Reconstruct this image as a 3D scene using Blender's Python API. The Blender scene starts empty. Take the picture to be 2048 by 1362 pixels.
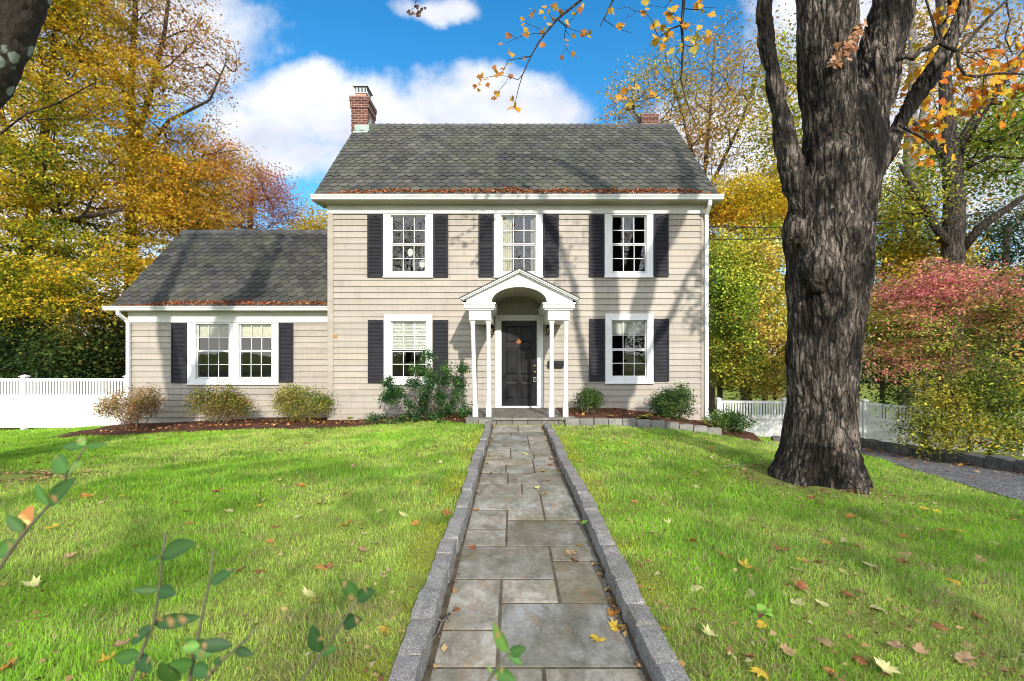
import bpy, math, random
import numpy as np
from mathutils import Vector
R = math.radians
SC = bpy.context.scene
COL = SC.collection
FPX = 967.0
CAMZ = 1.55
HOR = 705.0
rng = np.random.default_rng(7)

def at(px, py, Y):
    return np.array([(px-1024.0)*Y/FPX, Y, CAMZ+(HOR-py)*Y/FPX])

# ------------------------------------------------------------------ noise
def _h(i, j, k, s):
    n = (i*374761393 + j*668265263 + k*2147483647*0 + k*1274126177 + s*974634777) & 0xFFFFFFFF
    n = ((n ^ (n >> 13)) * 1274126177) & 0xFFFFFFFF
    n = n ^ (n >> 16)
    return (n & 0xFFFF)/65535.0

def vnoise(P, s=0):
    P = np.asarray(P, float)
    I = np.floor(P).astype(np.int64); F = P-I
    F = F*F*(3-2*F)
    i, j, k = I[:, 0], I[:, 1], I[:, 2]
    fx, fy, fz = F[:, 0], F[:, 1], F[:, 2]
    r = 0
    for a in (0, 1):
        for b in (0, 1):
            for c in (0, 1):
                w = (fx if a else 1-fx)*(fy if b else 1-fy)*(fz if c else 1-fz)
                r = r + w*_h(i+a, j+b, k+c, s)
    return r

def fbm(P, o=3, s=0):
    P = np.asarray(P, float); r = 0; a = .5; t = 0
    for q in range(o):
        r = r+a*vnoise(P*2**q, s+q); t += a; a *= .5
    return r/t

def sst(x, a, b):
    t = np.clip((np.asarray(x, float)-a)/(b-a), 0, 1)
    return t*t*(3-2*t)

# ------------------------------------------------------------------ terrain height
def G0(x, y):
    x = np.asarray(x, float); y = np.asarray(y, float)
    yl = np.clip(y, -4, 17)
    L = .07 - .29*sst(yl, 3.5, 11.6)*sst(-x, .3, 4.5) - .045*np.clip(-x-6, 0, 12)*sst(yl, 3, 12.5)
    xr = np.clip(x, .7, 16)
    Rr = .07 - .035*(xr-.7) - .09*np.clip(yl-5, 0, 13)*sst(xr, 2, 8)
    g = np.where(x < .12, L, Rr)
    g = g - .06*sst(y, 8.8, 10.4)*sst(x, -2.2, -.5)*sst(-x, -3.2, -1)
    return g

def G(x, y):
    x = np.asarray(x, float); y = np.asarray(y, float)
    g = G0(x, y)
    P = np.stack([x*.6, y*.6, x*0], -1).reshape(-1, 3)
    n = vnoise(P, 3).reshape(g.shape)-.5
    return g + .05*n*sst(np.abs(x-.12), .6, 1.6)*sst(-y, -10.2, -9)

def g1(x, y):
    return float(G(np.array([x]), np.array([y]))[0])

# ------------------------------------------------------------------ object helpers
ORG = {}
def setp(o, **k):
    for a, b in k.items():
        if b is not None: o[a] = b
    return o

def tag(o, label=None, category=None, group=None, kind=None):
    return setp(o, label=label, category=category, group=group, kind=kind)

def empty(name, loc, label, category, group=None):
    o = bpy.data.objects.new(name, None); COL.objects.link(o)
    o.location = loc; o.empty_display_size = .2
    ORG[o.name] = np.array(loc, float)
    return tag(o, label, category, group)

def link(name, me, parent=None, loc=None):
    o = bpy.data.objects.new(name, me); COL.objects.link(o)
    if parent is not None:
        o.parent = parent; ORG[o.name] = ORG[parent.name]
    else:
        ORG[o.name] = np.zeros(3) if loc is None else np.array(loc, float)
        o.location = ORG[o.name]
    return o

def mesh_np(name, V, F, mats, parent=None, loc=None, smooth=False, col=None, mi=None, world=True):
    """F: (n,k) array of equal faces. V in world coordinates unless world False."""
    V = np.asarray(V, float)
    org = ORG[parent.name] if parent is not None else (np.zeros(3) if loc is None else np.array(loc, float))
    if world: V = V-org
    me = bpy.data.meshes.new(name)
    nF, k = F.shape
    me.vertices.add(len(V)); me.vertices.foreach_set('co', V.astype(np.float32).ravel())
    me.loops.add(nF*k); me.loops.foreach_set('vertex_index', F.astype(np.int32).ravel())
    me.polygons.add(nF)
    me.polygons.foreach_set('loop_start', (np.arange(nF)*k).astype(np.int32))
    me.polygons.foreach_set('loop_total', np.full(nF, k, np.int32))
    if smooth: me.polygons.foreach_set('use_smooth', np.ones(nF, bool))
    if mi is not None: me.polygons.foreach_set('material_index', np.asarray(mi, np.int32))
    for m in (mats if isinstance(mats, (list, tuple)) else [mats]): me.materials.append(m)
    if col is not None:
        ca = me.attributes.new('col', 'FLOAT_COLOR', 'POINT')
        c4 = np.ones((len(V), 4), np.float32); c4[:, :3] = col
        ca.data.foreach_set('color', c4.ravel())
    me.update(calc_edges=True); me.validate()
    return link(name, me, parent, loc)

class MB:
    """collects faces of one mesh"""
    def __init__(s): s.v = []; s.f = []; s.m = []; s.c = []; s.cc = (1, 1, 1)
    def add(s, vs, fs, m=0):
        n = len(s.v)
        s.v += [tuple(map(float, p)) for p in vs]; s.c += [s.cc]*len(vs)
        for f in fs: s.f.append([n+i for i in f]); s.m.append(m)
    def quad(s, a, b, c, d, m=0): s.add([a, b, c, d], [(0, 1, 2, 3)], m)
    def box(s, x0, x1, y0, y1, z0, z1, m=0, bev=0):
        if bev <= 0:
            v = [(x, y, z) for x in (x0, x1) for y in (y0, y1) for z in (z0, z1)]
            s.add(v, [(0, 1, 3, 2), (4, 6, 7, 5), (0, 4, 5, 1), (2, 3, 7, 6), (0, 2, 6, 4), (1, 5, 7, 3)], m)
            return
        b = min(bev, .45*min(x1-x0, y1-y0, z1-z0))
        X, Y, Z = (x0, x1), (y0, y1), (z0, z1); V = []; idx = {}
        for ix in (0, 1):
            for iy in (0, 1):
                for iz in (0, 1):
                    sx = b if ix == 0 else -b; sy = b if iy == 0 else -b; sz = b if iz == 0 else -b
                    for ax in range(3):
                        p = [X[ix]+sx, Y[iy]+sy, Z[iz]+sz]
                        p[ax] = (X[ix], Y[iy], Z[iz])[ax]
                        idx[(ix, iy, iz, ax)] = len(V); V.append(p)
        Fs = []
        for ax in range(3):
            for sd in (0, 1):
                o = [a for a in range(3) if a != ax]; q = []
                for (p0, p1) in ((0, 0), (1, 0), (1, 1), (0, 1)):
                    k = [0, 0, 0]; k[ax] = sd; k[o[0]] = p0; k[o[1]] = p1; q.append(idx[(*k, ax)])
                Fs.append(q)
        for ax in range(3):
            o = [a for a in range(3) if a != ax]
            for p0 in (0, 1):
                for p1 in (0, 1):
                    k0 = [0, 0, 0]; k0[o[0]] = p0; k0[o[1]] = p1; k1 = list(k0); k1[ax] = 1
                    Fs.append([idx[(*k0, o[0])], idx[(*k1, o[0])], idx[(*k1, o[1])], idx[(*k0, o[1])]])
        for k in [(a, b_, c) for a in (0, 1) for b_ in (0, 1) for c in (0, 1)]:
            Fs.append([idx[(*k, 0)], idx[(*k, 1)], idx[(*k, 2)]])
        s.add(V, Fs, m)
    def tube(s, pts, rad, n=8, m=0, cap=True):
        pts = [np.array(p, float) for p in pts]
        if not hasattr(rad, '__len__'): rad = [rad]*len(pts)
        V = []; up = np.array([0.13, .31, .94]); prev = None
        for i, p in enumerate(pts):
            d = pts[min(i+1, len(pts)-1)]-pts[max(i-1, 0)]
            d = d/(np.linalg.norm(d)+1e-9)
            if prev is None:
                a = np.cross(d, up)
                if np.linalg.norm(a) < .1: a = np.cross(d, (1, 0, 0))
            else: a = prev-d*np.dot(prev, d)
            a = a/(np.linalg.norm(a)+1e-9); prev = a; b = np.cross(d, a)
            for k in range(n):
                t = 2*math.pi*k/n; V.append(p+rad[i]*(math.cos(t)*a+math.sin(t)*b))
        Fs = [(i*n+k, i*n+(k+1) % n, (i+1)*n+(k+1) % n, (i+1)*n+k) for i in range(len(pts)-1) for k in range(n)]
        if cap: Fs += [tuple(range(n-1, -1, -1)), tuple(range((len(pts)-1)*n, len(pts)*n))]
        s.add(V, Fs, m)
    def lathe(s, cx, cy, prof, n=16, m=0, dx=0., dy=0.):
        """prof: [(r,z)], dx dy: lean per metre"""
        z0 = prof[-1][1]; V = []
        for r, z in prof:
            for k in range(n):
                t = 2*math.pi*k/n; V.append((cx+dx*(z-z0)+r*math.cos(t), cy+dy*(z-z0)+r*math.sin(t), z))
        Fs = [(i*n+k, i*n+(k+1) % n, (i+1)*n+(k+1) % n, (i+1)*n+k) for i in range(len(prof)-1) for k in range(n)]
        Fs += [tuple(range(n-1, -1, -1)), tuple(range((len(prof)-1)*n, len(prof)*n))]
        s.add(V, Fs, m)
    def prism(s, poly, y0, y1, m=0):
        """poly in (x,z), extruded along y"""
        n = len(poly)
        V = [(x, y0, z) for x, z in poly]+[(x, y1, z) for x, z in poly]
        s.add(V, [tuple(range(n)), tuple(range(2*n-1, n-1, -1))]+[(i, i+n, (i+1) % n+n, (i+1) % n) for i in range(n)], m)
    def build(s, name, mats, parent=None, loc=None, smooth=False, col=False):
        org = ORG[parent.name] if parent is not None else (np.zeros(3) if loc is None else np.array(loc, float))
        me = bpy.data.meshes.new(name)
        V = (np.array(s.v)-org).tolist()
        me.from_pydata(V, [], s.f)
        for mm in (mats if isinstance(mats, (list, tuple)) else [mats]): me.materials.append(mm)
        if max(s.m, default=0) > 0: me.polygons.foreach_set('material_index', np.array(s.m, np.int32))
        if smooth: me.polygons.foreach_set('use_smooth', np.ones(len(s.f), bool))
        if col:
            ca = me.attributes.new('col', 'FLOAT_COLOR', 'POINT')
            c4 = np.ones((len(V), 4), np.float32); c4[:, :3] = np.array(s.c)
            ca.data.foreach_set('color', c4.ravel())
        me.update()
        return link(name, me, parent, loc)

def fix_normals(o):
    import bmesh
    bm = bmesh.new(); bm.from_mesh(o.data); bmesh.ops.recalc_face_normals(bm, faces=bm.faces)
    bm.to_mesh(o.data); bm.free(); return o

def dup(o, loc=None, **props):
    c = o.copy(); COL.objects.link(c)
    if loc is not None: c.location = loc
    for a, b in props.items(): c[a] = b
    for ch in list(o.children):
        d = ch.copy(); COL.objects.link(d); d.parent = c
        for g in list(ch.children):
            e = g.copy(); COL.objects.link(e); e.parent = d
    return c

# ------------------------------------------------------------------ materials
class N:
    def __init__(s, name):
        s.m = bpy.data.materials.new(name); s.m.use_nodes = True
        s.t = s.m.node_tree; s.n = s.t.nodes; s.l = s.t.links
        s.b = s.n['Principled BSDF']; s.out = s.n['Material Output']
        s.b.inputs['Specular IOR Level'].default_value = .3
    def new(s, t, **k):
        x = s.n.new(t)
        for a, b in k.items(): setattr(x, a, b)
        return x
    def inp(s, node, key, v):
        if isinstance(v, bpy.types.NodeSocket): s.l.new(v, node.inputs[key])
        else:
            if hasattr(v, '__len__') and len(v) == 3 and node.inputs[key].type == 'RGBA': v = (*v, 1)
            node.inputs[key].default_value = v
    def coord(s, scale=(1, 1, 1), kind='Object', rot=(0, 0, 0)):
        c = s.new('ShaderNodeTexCoord'); mp = s.new('ShaderNodeMapping')
        s.l.new(c.outputs[kind], mp.inputs[0]); mp.inputs['Scale'].default_value = scale; mp.inputs['Rotation'].default_value = rot
        return mp.outputs[0]
    def pos(s, scale=(1, 1, 1)):
        c = s.new('ShaderNodeNewGeometry'); mp = s.new('ShaderNodeMapping')
        s.l.new(c.outputs['Position'], mp.inputs[0]); mp.inputs['Scale'].default_value = scale
        return mp.outputs[0]
    def noise(s, vec, scale=5, detail=4, rough=.55, dist=0):
        x = s.new('ShaderNodeTexNoise'); s.l.new(vec, x.inputs['Vector'])
        x.inputs['Scale'].default_value = scale; x.inputs['Detail'].default_value = detail
        x.inputs['Roughness'].default_value = rough; x.inputs['Distortion'].default_value = dist
        return x.outputs['Fac']
    def vor(s, vec, scale=5, feature='F1', out='Distance', rand=1):
        x = s.new('ShaderNodeTexVoronoi', feature=feature); s.l.new(vec, x.inputs['Vector'])
        x.inputs['Scale'].default_value = scale; x.inputs['Randomness'].default_value = rand
        return x.outputs[out]
    def ramp(s, fac, stops):
        x = s.new('ShaderNodeValToRGB'); s.l.new(fac, x.inputs[0]); e = x.color_ramp.elements
        while len(e) < len(stops): e.new(.5)
        for q, (p, c) in zip(e, stops):
            q.position = p; q.color = (*c, 1) if hasattr(c, '__len__') else (c, c, c, 1)
        return x.outputs[0]
    def mix(s, a, b, fac=.5, mode='MIX'):
        x = s.new('ShaderNodeMix', data_type='RGBA', blend_type=mode)
        s.inp(x, 0, fac); s.inp(x, 6, a); s.inp(x, 7, b); return x.outputs[2]
    def math(s, op, a, b=0):
        x = s.new('ShaderNodeMath', operation=op); s.inp(x, 0, a); s.inp(x, 1, b); return x.outputs[0]
    def attr(s, name='col'):
        x = s.new('ShaderNodeAttribute', attribute_name=name); return x.outputs['Color']
    def bump(s, h, strength=.4, dist=.02):
        x = s.new('ShaderNodeBump'); s.l.new(h, x.inputs['Height'])
        x.inputs['Strength'].default_value = strength; x.inputs['Distance'].default_value = dist
        s.l.new(x.outputs[0], s.b.inputs['Normal'])
    def done(s, color=None, rough=None, spec=None, metal=None):
        if color is not None: s.inp(s.b, 'Base Color', color)
        if rough is not None: s.inp(s.b, 'Roughness', rough)
        if spec is not None: s.b.inputs['Specular IOR Level'].default_value = spec
        if metal is not None: s.b.inputs['Metallic'].default_value = metal
        return s.m

M = {}
def simple(name, c, rough=.6, var=.15, scale=6, spec=.3, metal=0, bump=0):
    n = N(name); v = n.noise(n.pos(), scale, 5, .6)
    k = n.ramp(v, [(.25, 1-var), (.75, 1+var)])
    col = n.mix(c, k, 1, 'MULTIPLY')
    if bump: n.bump(n.noise(n.pos(), scale*8, 4), bump, .01)
    M[name] = n.done(col, rough, spec, metal); return M[name]

simple('trim_dirty_white', (.64, .63, .60), .5, .1, 2)
def grime(name, c, rough, amt, spec=.3):
    n = N(name); a = n.noise(n.pos((7, 7, .9)), 2.2, 6, .7); b = n.noise(n.pos(), 3.5, 5, .6)
    k = n.mix(c, tuple(q*w for q, w in zip(c, (.80, .77, .70))), n.ramp(a, [(.5, 0.), (.8, amt)]))
    k = n.mix(k, n.ramp(b, [(.3, .93), (.7, 1.04)]), 1, 'MULTIPLY')
    M[name] = n.done(k, rough, spec)
grime('white_paint', (.74, .74, .735), .45, .8); grime('vinyl_white', (.70, .71, .72), .42, .7)
simple('charcoal_paint', (.024, .024, .030), .55, .25, 4, .15)
simple('black_metal', (.02, .02, .022), .4, .2, 8)
simple('brass', (.62, .42, .18), .3, .15, 20, .5, 1)
simple('steel', (.5, .5, .5), .35, .1, 20, .5, 1)
simple('soffit_tan', (.42, .385, .30), .6, .08, 3)
simple('copper_green', (.30, .38, .33), .6, .25, 12)
simple('clay', (.55, .28, .2), .8, .2, 12)
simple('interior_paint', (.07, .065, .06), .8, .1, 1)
simple('blind_white', (.78, .77, .72), .6, .06, 4)
simple('shade_linen', (.66, .62, .48), .7, .2, 9)
simple('ornament_white', (.8, .82, .76), .5, .2, 25)
simple('utility_grey', (.55, .57, .58), .45, .1, 6)
simple('wire_black', (.015, .015, .015), .6, .1)
simple('foundation', (.22, .21, .2), .9, .2, 5, .2, 0, .3)
simple('twig_bark', (.16, .12, .09), .85, .3, 20)
simple('shoot_stem', (.10, .095, .055), .6, .3, 40)
simple('grey_shingle_far', (.2, .2, .21), .8, .2, 3)
simple('pale_siding_far', (.6, .62, .64), .6, .1, 1)

# door paint: black, weathered dull patches
n = N('door_black'); v = n.noise(n.pos((1, 1, .7)), 3.5, 6, .65)
M['door_black'] = n.done(n.ramp(v, [(.4, (.005, .005, .006)), (.8, (.022, .022, .026))]), n.ramp(v, [(.3, .25), (.8, .5)]), .25)

# siding
n = N('beige_siding'); p = n.pos()
a = n.noise(n.pos((.25, 1, 2.2)), 2.2, 5, .6); b = n.noise(n.pos((1, 1, 6.5)), 1.0, 2)
c = n.ramp(a, [(.3, (.325, .288, .242)), (.7, (.395, .353, .302))])
c = n.mix(c, n.ramp(b, [(.3, .93), (.7, 1.05)]), 1, 'MULTIPLY')
st = n.noise(n.pos((6, 1, .8)), 1.6, 5, .7)
c = n.mix(c, n.ramp(st, [(.5, 1.0), (.85, .78)]), 1, 'MULTIPLY')
c = n.mix(c, n.attr(), 1, 'MULTIPLY')
n.bump(n.noise(n.pos((4, 4, 40)), 3, 3), .06, .004)
M['beige_siding'] = n.done(c, .55, .25)

# roof shingles (tint per tab in 'col')
n = N('shingle'); g = n.noise(n.pos(), 120, 3, .7); g2 = n.noise(n.pos(), 1.1, 5, .62)
c = n.mix(n.attr(), n.ramp(g, [(.25, .6), (.75, 1.4)]), 1, 'MULTIPLY')
c = n.mix(c, (.135, .145, .085), n.ramp(g2, [(.5, 0.0), (.72, .45)]))
n.bump(g, .5, .006)
M['shingle'] = n.done(c, .9, .2)

# brick
n = N('brick'); tc = n.new('ShaderNodeTexCoord')
sx = n.new('ShaderNodeSeparateXYZ'); n.l.new(tc.outputs['Object'], sx.inputs[0])
nrm = n.new('ShaderNodeSeparateXYZ'); n.l.new(tc.outputs['Normal'], nrm.inputs[0])
isx = n.math('GREATER_THAN', n.math('ABSOLUTE', nrm.outputs[0]), .5)
u = n.math('ADD', n.math('MULTIPLY', sx.outputs[0], n.math('SUBTRACT', 1, isx)), n.math('MULTIPLY', sx.outputs[1], isx))
cb = n.new('ShaderNodeCombineXYZ'); n.l.new(u, cb.inputs[0]); n.l.new(sx.outputs[2], cb.inputs[1])
bt = n.new('ShaderNodeTexBrick'); n.l.new(cb.outputs[0], bt.inputs['Vector'])
bt.inputs['Scale'].default_value = 1; bt.inputs['Brick Width'].default_value = .21; bt.inputs['Row Height'].default_value = .075
bt.inputs['Mortar Size'].default_value = .008; bt.inputs['Mortar Smooth'].default_value = .2; bt.inputs['Bias'].default_value = -.2
bt.inputs['Color1'].default_value = (.10, .034, .026, 1); bt.inputs['Color2'].default_value = (.17, .065, .045, 1)
bt.inputs['Mortar'].default_value = (.36, .29, .25, 1)
c = n.mix(bt.outputs['Color'], n.ramp(n.noise(n.pos(), 25, 5, .7), [(.2, .45), (.8, 1.45)]), 1, 'MULTIPLY')
iv = n.math('SUBTRACT', 1, bt.outputs['Fac']); n.bump(iv, .8, .01)
M['brick'] = n.done(c, .9, .2)

# bluestone slabs (tint in col)
n = N('bluestone'); p = n.pos()
a = n.noise(n.pos((1, .6, 1)), 4.6, 10, .78, .45); b = n.noise(p, 40, 4, .7); e = n.noise(n.pos((.9, 1.1, 1)), 1.7, 6, .6, .8)
c = n.ramp(a, [(.30, (.11, .098, .078)), (.44, (.22, .205, .17)), (.54, (.33, .31, .27)), (.68, (.47, .45, .41))])
c = n.mix(c, (.15, .135, .07), n.ramp(e, [(.46, 0.), (.68, .8)]))
f2 = n.noise(n.pos((1.3, .8, 1)), 5.2, 7, .66, .5)
c = n.mix(c, (.27, .195, .13), n.ramp(f2, [(.575, 0.), (.605, .6)]))
f3 = n.noise(n.pos((.8, 1.2, 1)), 7.7, 6, .66, .6)
c = n.mix(c, (.20, .185, .15), n.ramp(f3, [(.60, 0.), (.64, .5)]))
c = n.mix(c, n.attr(), 1, 'MULTIPLY')
c = n.mix(c, n.ramp(b, [(.2, .75), (.8, 1.2)]), 1, 'MULTIPLY')
rg = n.mix(a, n.vor(n.pos((.7, 1.6, 1)), 5), .4)
n.bump(n.mix(rg, b, .12), .55, .02)
M['bluestone'] = n.done(c, .8, .25)
n = N('joint_soil'); p = n.pos()
M['joint_soil'] = n.done(n.ramp(n.noise(p, 9, 6, .7), [(.3, (.05, .04, .026)), (.6, (.13, .105, .07)), (.8, (.10, .12, .04))]), .95, .1)

# granite
n = N('granite'); p = n.pos()
sp = n.noise(p, 105, 3, .8); lg = n.noise(p, 9, 6, .7)
c = n.ramp(sp, [(.3, (.05, .049, .046)), (.43, (.16, .157, .148)), (.56, (.26, .256, .24)), (.70, (.48, .468, .44))])
c = n.mix(c, n.ramp(lg, [(.25, .55), (.5, .95), (.8, 1.2)]), 1, 'MULTIPLY')
c = n.mix(c, n.attr(), 1, 'MULTIPLY')
n.bump(n.mix(lg, sp, .3), .7, .015)
M['granite'] = n.done(c, .85, .3)
n = N('dark_fieldstone'); p = n.pos(); lg = n.noise(p, 6, 8, .7)
c = n.ramp(lg, [(.25, (.03, .03, .028)), (.55, (.11, .105, .095)), (.8, (.24, .225, .2))]); n.bump(lg, .8, .04)
M['dark_fieldstone'] = n.done(c, .9, .2)

# bark of the big maples: pale plates, black-stained patches
def bark(name, pale, mid, dark, sc=1., stain=.5):
    n = N(name)
    w = n.noise(n.pos((2, 2, 1)), 2, 4, .6)
    vec = n.pos((12*sc, 12*sc, 1.9*sc))
    ad = n.new('ShaderNodeVectorMath', operation='ADD'); n.l.new(vec, ad.inputs[0])
    cv = n.new('ShaderNodeCombineXYZ'); n.l.new(n.math('MULTIPLY', w, 3.2), cv.inputs[0]); n.l.new(n.math('MULTIPLY', w, 2.2), cv.inputs[1])
    n.l.new(cv.outputs[0], ad.inputs[1])
    ridge = n.noise(ad.outputs[0], 1.5, 7, .72)
    pl = n.vor(ad.outputs[0], 1.25, 'DISTANCE_TO_EDGE')
    big = n.noise(n.pos((1.3, 1.3, .75)), 1.5, 6, .66, .5)
    c = n.ramp(ridge, [(.34, dark), (.48, mid), (.63, pale), (.82, tuple(min(1, q*1.3) for q in pale))])
    c = n.mix(c, dark, n.ramp(pl, [(.0, .85), (.13, 0.)]))
    c = n.mix(c, tuple(q*.5 for q in dark), n.ramp(big, [(.44, 0.), (.58, stain)]))
    c = n.mix(c, (.26, .13, .075), n.ramp(n.noise(n.pos((6, 6, 2)), 2, 4, .6), [(.64, 0.), (.78, .4)]))
    h = n.mix(ridge, n.ramp(pl, [(0., 0.), (.22, 1.)]), .45)
    n.bump(h, 1., .05)
    M[name] = n.done(c, .92, .15); return M[name]
bark('maple_bark', (.27, .225, .185), (.085, .068, .055), (.010, .009, .008), 1., .9)
bark('dark_bark', (.15, .125, .10), (.075, .06, .05), (.022, .018, .016), 1., .4)
# lichen on the dark limb
n = N('lichen_bark'); ridge = n.noise(n.pos((7, 7, 2.5)), 2.2, 8, .72)
c = n.ramp(ridge, [(.3, (.018, .014, .012)), (.6, (.07, .055, .045)), (.85, (.2, .17, .15))])
l = n.vor(n.pos((1, 1, .8)), 4.2); l2 = n.noise(n.pos(), 22, 5, .7)
spot = n.math('ADD', l, n.math('MULTIPLY', l2, .25))
c = n.mix(c, (.34, .39, .33), n.ramp(spot, [(.33, .85), (.39, 0.)])); n.bump(ridge, 1, .05)
M['lichen_bark'] = n.done(c, .92, .15)
simple('branch_bark', (.09, .072, .058), .9, .4, 7, .15, 0, .6)
simple('pale_bark', (.17, .15, .13), .9, .35, 5, .15, 0, .6)

def leafmat(name, trans=.35, rough=.5, spec=.3):
    n = N(name); c = n.attr(); n.done(c, rough, spec)
    t = n.new('ShaderNodeBsdfTranslucent'); n.l.new(c, t.inputs[0])
    mx = n.new('ShaderNodeMixShader'); mx.inputs[0].default_value = trans
    n.l.new(n.b.outputs[0], mx.inputs[1]); n.l.new(t.outputs[0], mx.inputs[2]); n.l.new(mx.outputs[0], n.out.inputs[0])
    M[name] = n.m; return n.m
leafmat('leaf', .28, .6, .1); leafmat('leaf_waxy', .25, .5, .22); leafmat('dry_leaf', .15, .75, .12); leafmat('blade', .5, .7, .08)

# glass
n = N('window_glass'); n.n.remove(n.b)
fr = n.new('ShaderNodeFresnel'); fr.inputs[0].default_value = 1.85
gl = n.new('ShaderNodeBsdfGlossy'); gl.inputs['Roughness'].default_value = .0; gl.inputs[0].default_value = (1, 1, 1, 1)
tr = n.new('ShaderNodeBsdfTransparent'); tr.inputs[0].default_value = (.82, .86, .85, 1)
mx = n.new('ShaderNodeMixShader'); n.l.new(fr.outputs[0], mx.inputs[0]); n.l.new(tr.outputs[0], mx.inputs[1]); n.l.new(gl.outputs[0], mx.inputs[2])
bp = n.new('ShaderNodeBump'); n.l.new(n.noise(n.pos(), 2.2, 2), bp.inputs['Height']); bp.inputs['Strength'].default_value = .03; bp.inputs['Distance'].default_value = .05
n.l.new(bp.outputs[0], gl.inputs['Normal'])
n.l.new(mx.outputs[0], n.out.inputs[0]); M['window_glass'] = n.m

# ground, mulch, gravel, road
n = N('lawn_soil'); p = n.pos()
a = n.noise(p, 1.3, 6, .6); b = n.noise(p, 40, 5, .75)
c = n.ramp(b, [(.25, (.12, .12, .03)), (.5, (.22, .27, .05)), (.75, (.34, .40, .10))])
c = n.mix(c, (.12, .085, .05), n.ramp(a, [(.52, 0.), (.75, .55)])); n.bump(b, .8, .03)
M['lawn_soil'] = n.done(c, .95, .1)
n = N('mulch'); p = n.pos(); b = n.noise(n.pos((1, 1.6, 1)), 34, 6, .8); a = n.noise(p, 3, 5, .6)
c = n.ramp(b, [(.25, (.03, .014, .009)), (.5, (.125, .06, .038)), (.78, (.24, .135, .088))])
c = n.mix(c, n.ramp(a, [(.3, .55), (.7, 1.2)]), 1, 'MULTIPLY'); n.bump(b, 1, .04)
M['mulch'] = n.done(c, .95, .1)
n = N('gravel'); p = n.pos()
v = n.vor(p, 42, out='Color'); d = n.vor(p, 42)
sx = n.new('ShaderNodeSeparateColor'); n.l.new(v, sx.inputs[0])
c = n.ramp(sx.outputs[0], [(.1, (.08, .078, .078)), (.5, (.21, .20, .195)), (.9, (.40, .38, .36))])
c = n.mix(c, (.04, .038, .036), n.ramp(d, [(.35, 0.), (.7, .8)]))
c = n.mix(c, n.ramp(n.noise(p, 1.1, 5), [(.3, .75), (.7, 1.15)]), 1, 'MULTIPLY')
iv = n.math('SUBTRACT', 1, d); n.bump(iv, 1, .015)
M['gravel'] = n.done(c, .9, .25)
simple('asphalt', (.06, .06, .062), .9, .3, 30, .25, 0, .4)
simple('concrete', (.28, .27, .25), .9, .15, 8, .2, 0, .3)
SUN_E = 2.6; SKY_S = .15; CLOUD = .60; CLOUD_BACK_FILL = 1.5; SKY_SAT = 1.4; SKY_V = .82; SKY_H = .495; EXPO = .95; DENOISE = True
# ================================================================== HOUSE
YW = 12.28; YWING = 12.9
def fx(px, Y=YW): return (px-1024)*Y/FPX
def fz(py, Y=YW): return CAMZ+(HOR-py)*Y/FPX
XL, XR = -4.66, 4.85; YB = 18.12
EAVE_Y, EAVE_Z = 11.90, 5.45; RIDGE_Y, RIDGE_Z = 15.2, 8.72
RX0, RX1 = -4.86, 5.06
WX0 = -10.2; WEAVE_Y, WEAVE_Z = 12.58, 2.77; WRIDGE_Y, WRIDGE_Z = 15.3, 5.41; WRX0 = -10.40
house = empty('colonial_house', (0.1, 15.2, -.2), 'two storey beige clapboard house with dark shutters and a low side wing', 'house')

SRG = np.random.default_rng(17)
def siding(mb, x0, x1, z0, z1, y, openings, course=.1542):
    nrow = int(math.ceil((z1-z0)/course))
    for r in range(nrow):
        zr = z0+r*course; zt = min(zr+course, z1)
        seams = []; q = x0-SRG.uniform(0, 3)
        while q < x1: q += SRG.uniform(2.2, 3.6); seams.append((q, .94+.12*SRG.random(), SRG.normal(0, .012)))
        cuts = sorted({zr, zt}|{z for o in openings for z in (o[2], o[3]) if zr < z < zt})
        for za, zb in zip(cuts[:-1], cuts[1:]):
            iv = [(x0, x1)]
            for o in openings:
                if o[2] <= za+1e-6 and o[3] >= zb-1e-6:
                    nv = []
                    for a, b in iv:
                        if o[0] > a: nv.append((a, min(b, o[0])))
                        if o[1] < b: nv.append((max(a, o[1]), b))
                    iv = [q for q in nv if q[1]-q[0] > 1e-4]
            dep = lambda z: y-(.003+.025*(1-(z-zr)/course))
            iv2 = []
            for a, b in iv:
                last = a
                for q, t, w in seams:
                    if last < q:
                        iv2.append((last, min(b, q-.0015), t, w)); last = q+.0015
                    if last >= b: break
            for a, b, t, w in iv2:
                if b-a < 1e-3: continue
                mb.cc = (t*(1+w), t, t*(1-w))
                mb.quad((a, dep(za), za), (b, dep(za), za), (b, dep(zb), zb), (a, dep(zb), zb))
                if za == zr: mb.quad((a, y-.003, za), (b, y-.003, za), (b, dep(za), za), (a, dep(za), za))

wins = {  # casing x0,x1,ytop,ybot ; glass x0,x1, upper y0,y1, lower y0,y1   (photo measurements on the wall plane)
 'ul': (767.5, 866.5, 428, 556, 784.5, 849.5, 433.5, 486, 491, 542.5),
 'um': (988, 1085.5, 428, 556, 1005, 1069.5, 433.5, 486, 491, 542.5),
 'ur': (1208.5, 1305.5, 428, 556, 1225.5, 1290, 433.5, 486, 491, 542.5),
 'll': (769, 865, 629.5, 770, 784.5, 851, 645, 698, 704, 753),
 'lr': (1210, 1306, 627.5, 767.5, 1225, 1290.5, 643, 697, 701.5, 751.5),
}
openings = []
for k, w in wins.items():
    openings.append((fx(w[4])-.03, fx(w[5])+.03, fz(w[9])-.05, fz(w[6])+.04))
DX0, DX1, DZ0, DZ1 = fx(1002), fx(1074.5), .165, fz(641)
openings.append((DX0-.02, DX1+.02, .16, DZ1+.02))
mb = MB(); siding(mb, XL+.13, XR-.06, -.16, 5.08, YW, openings)
mb.build('wall', M['beige_siding'], house, col=True)
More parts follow.
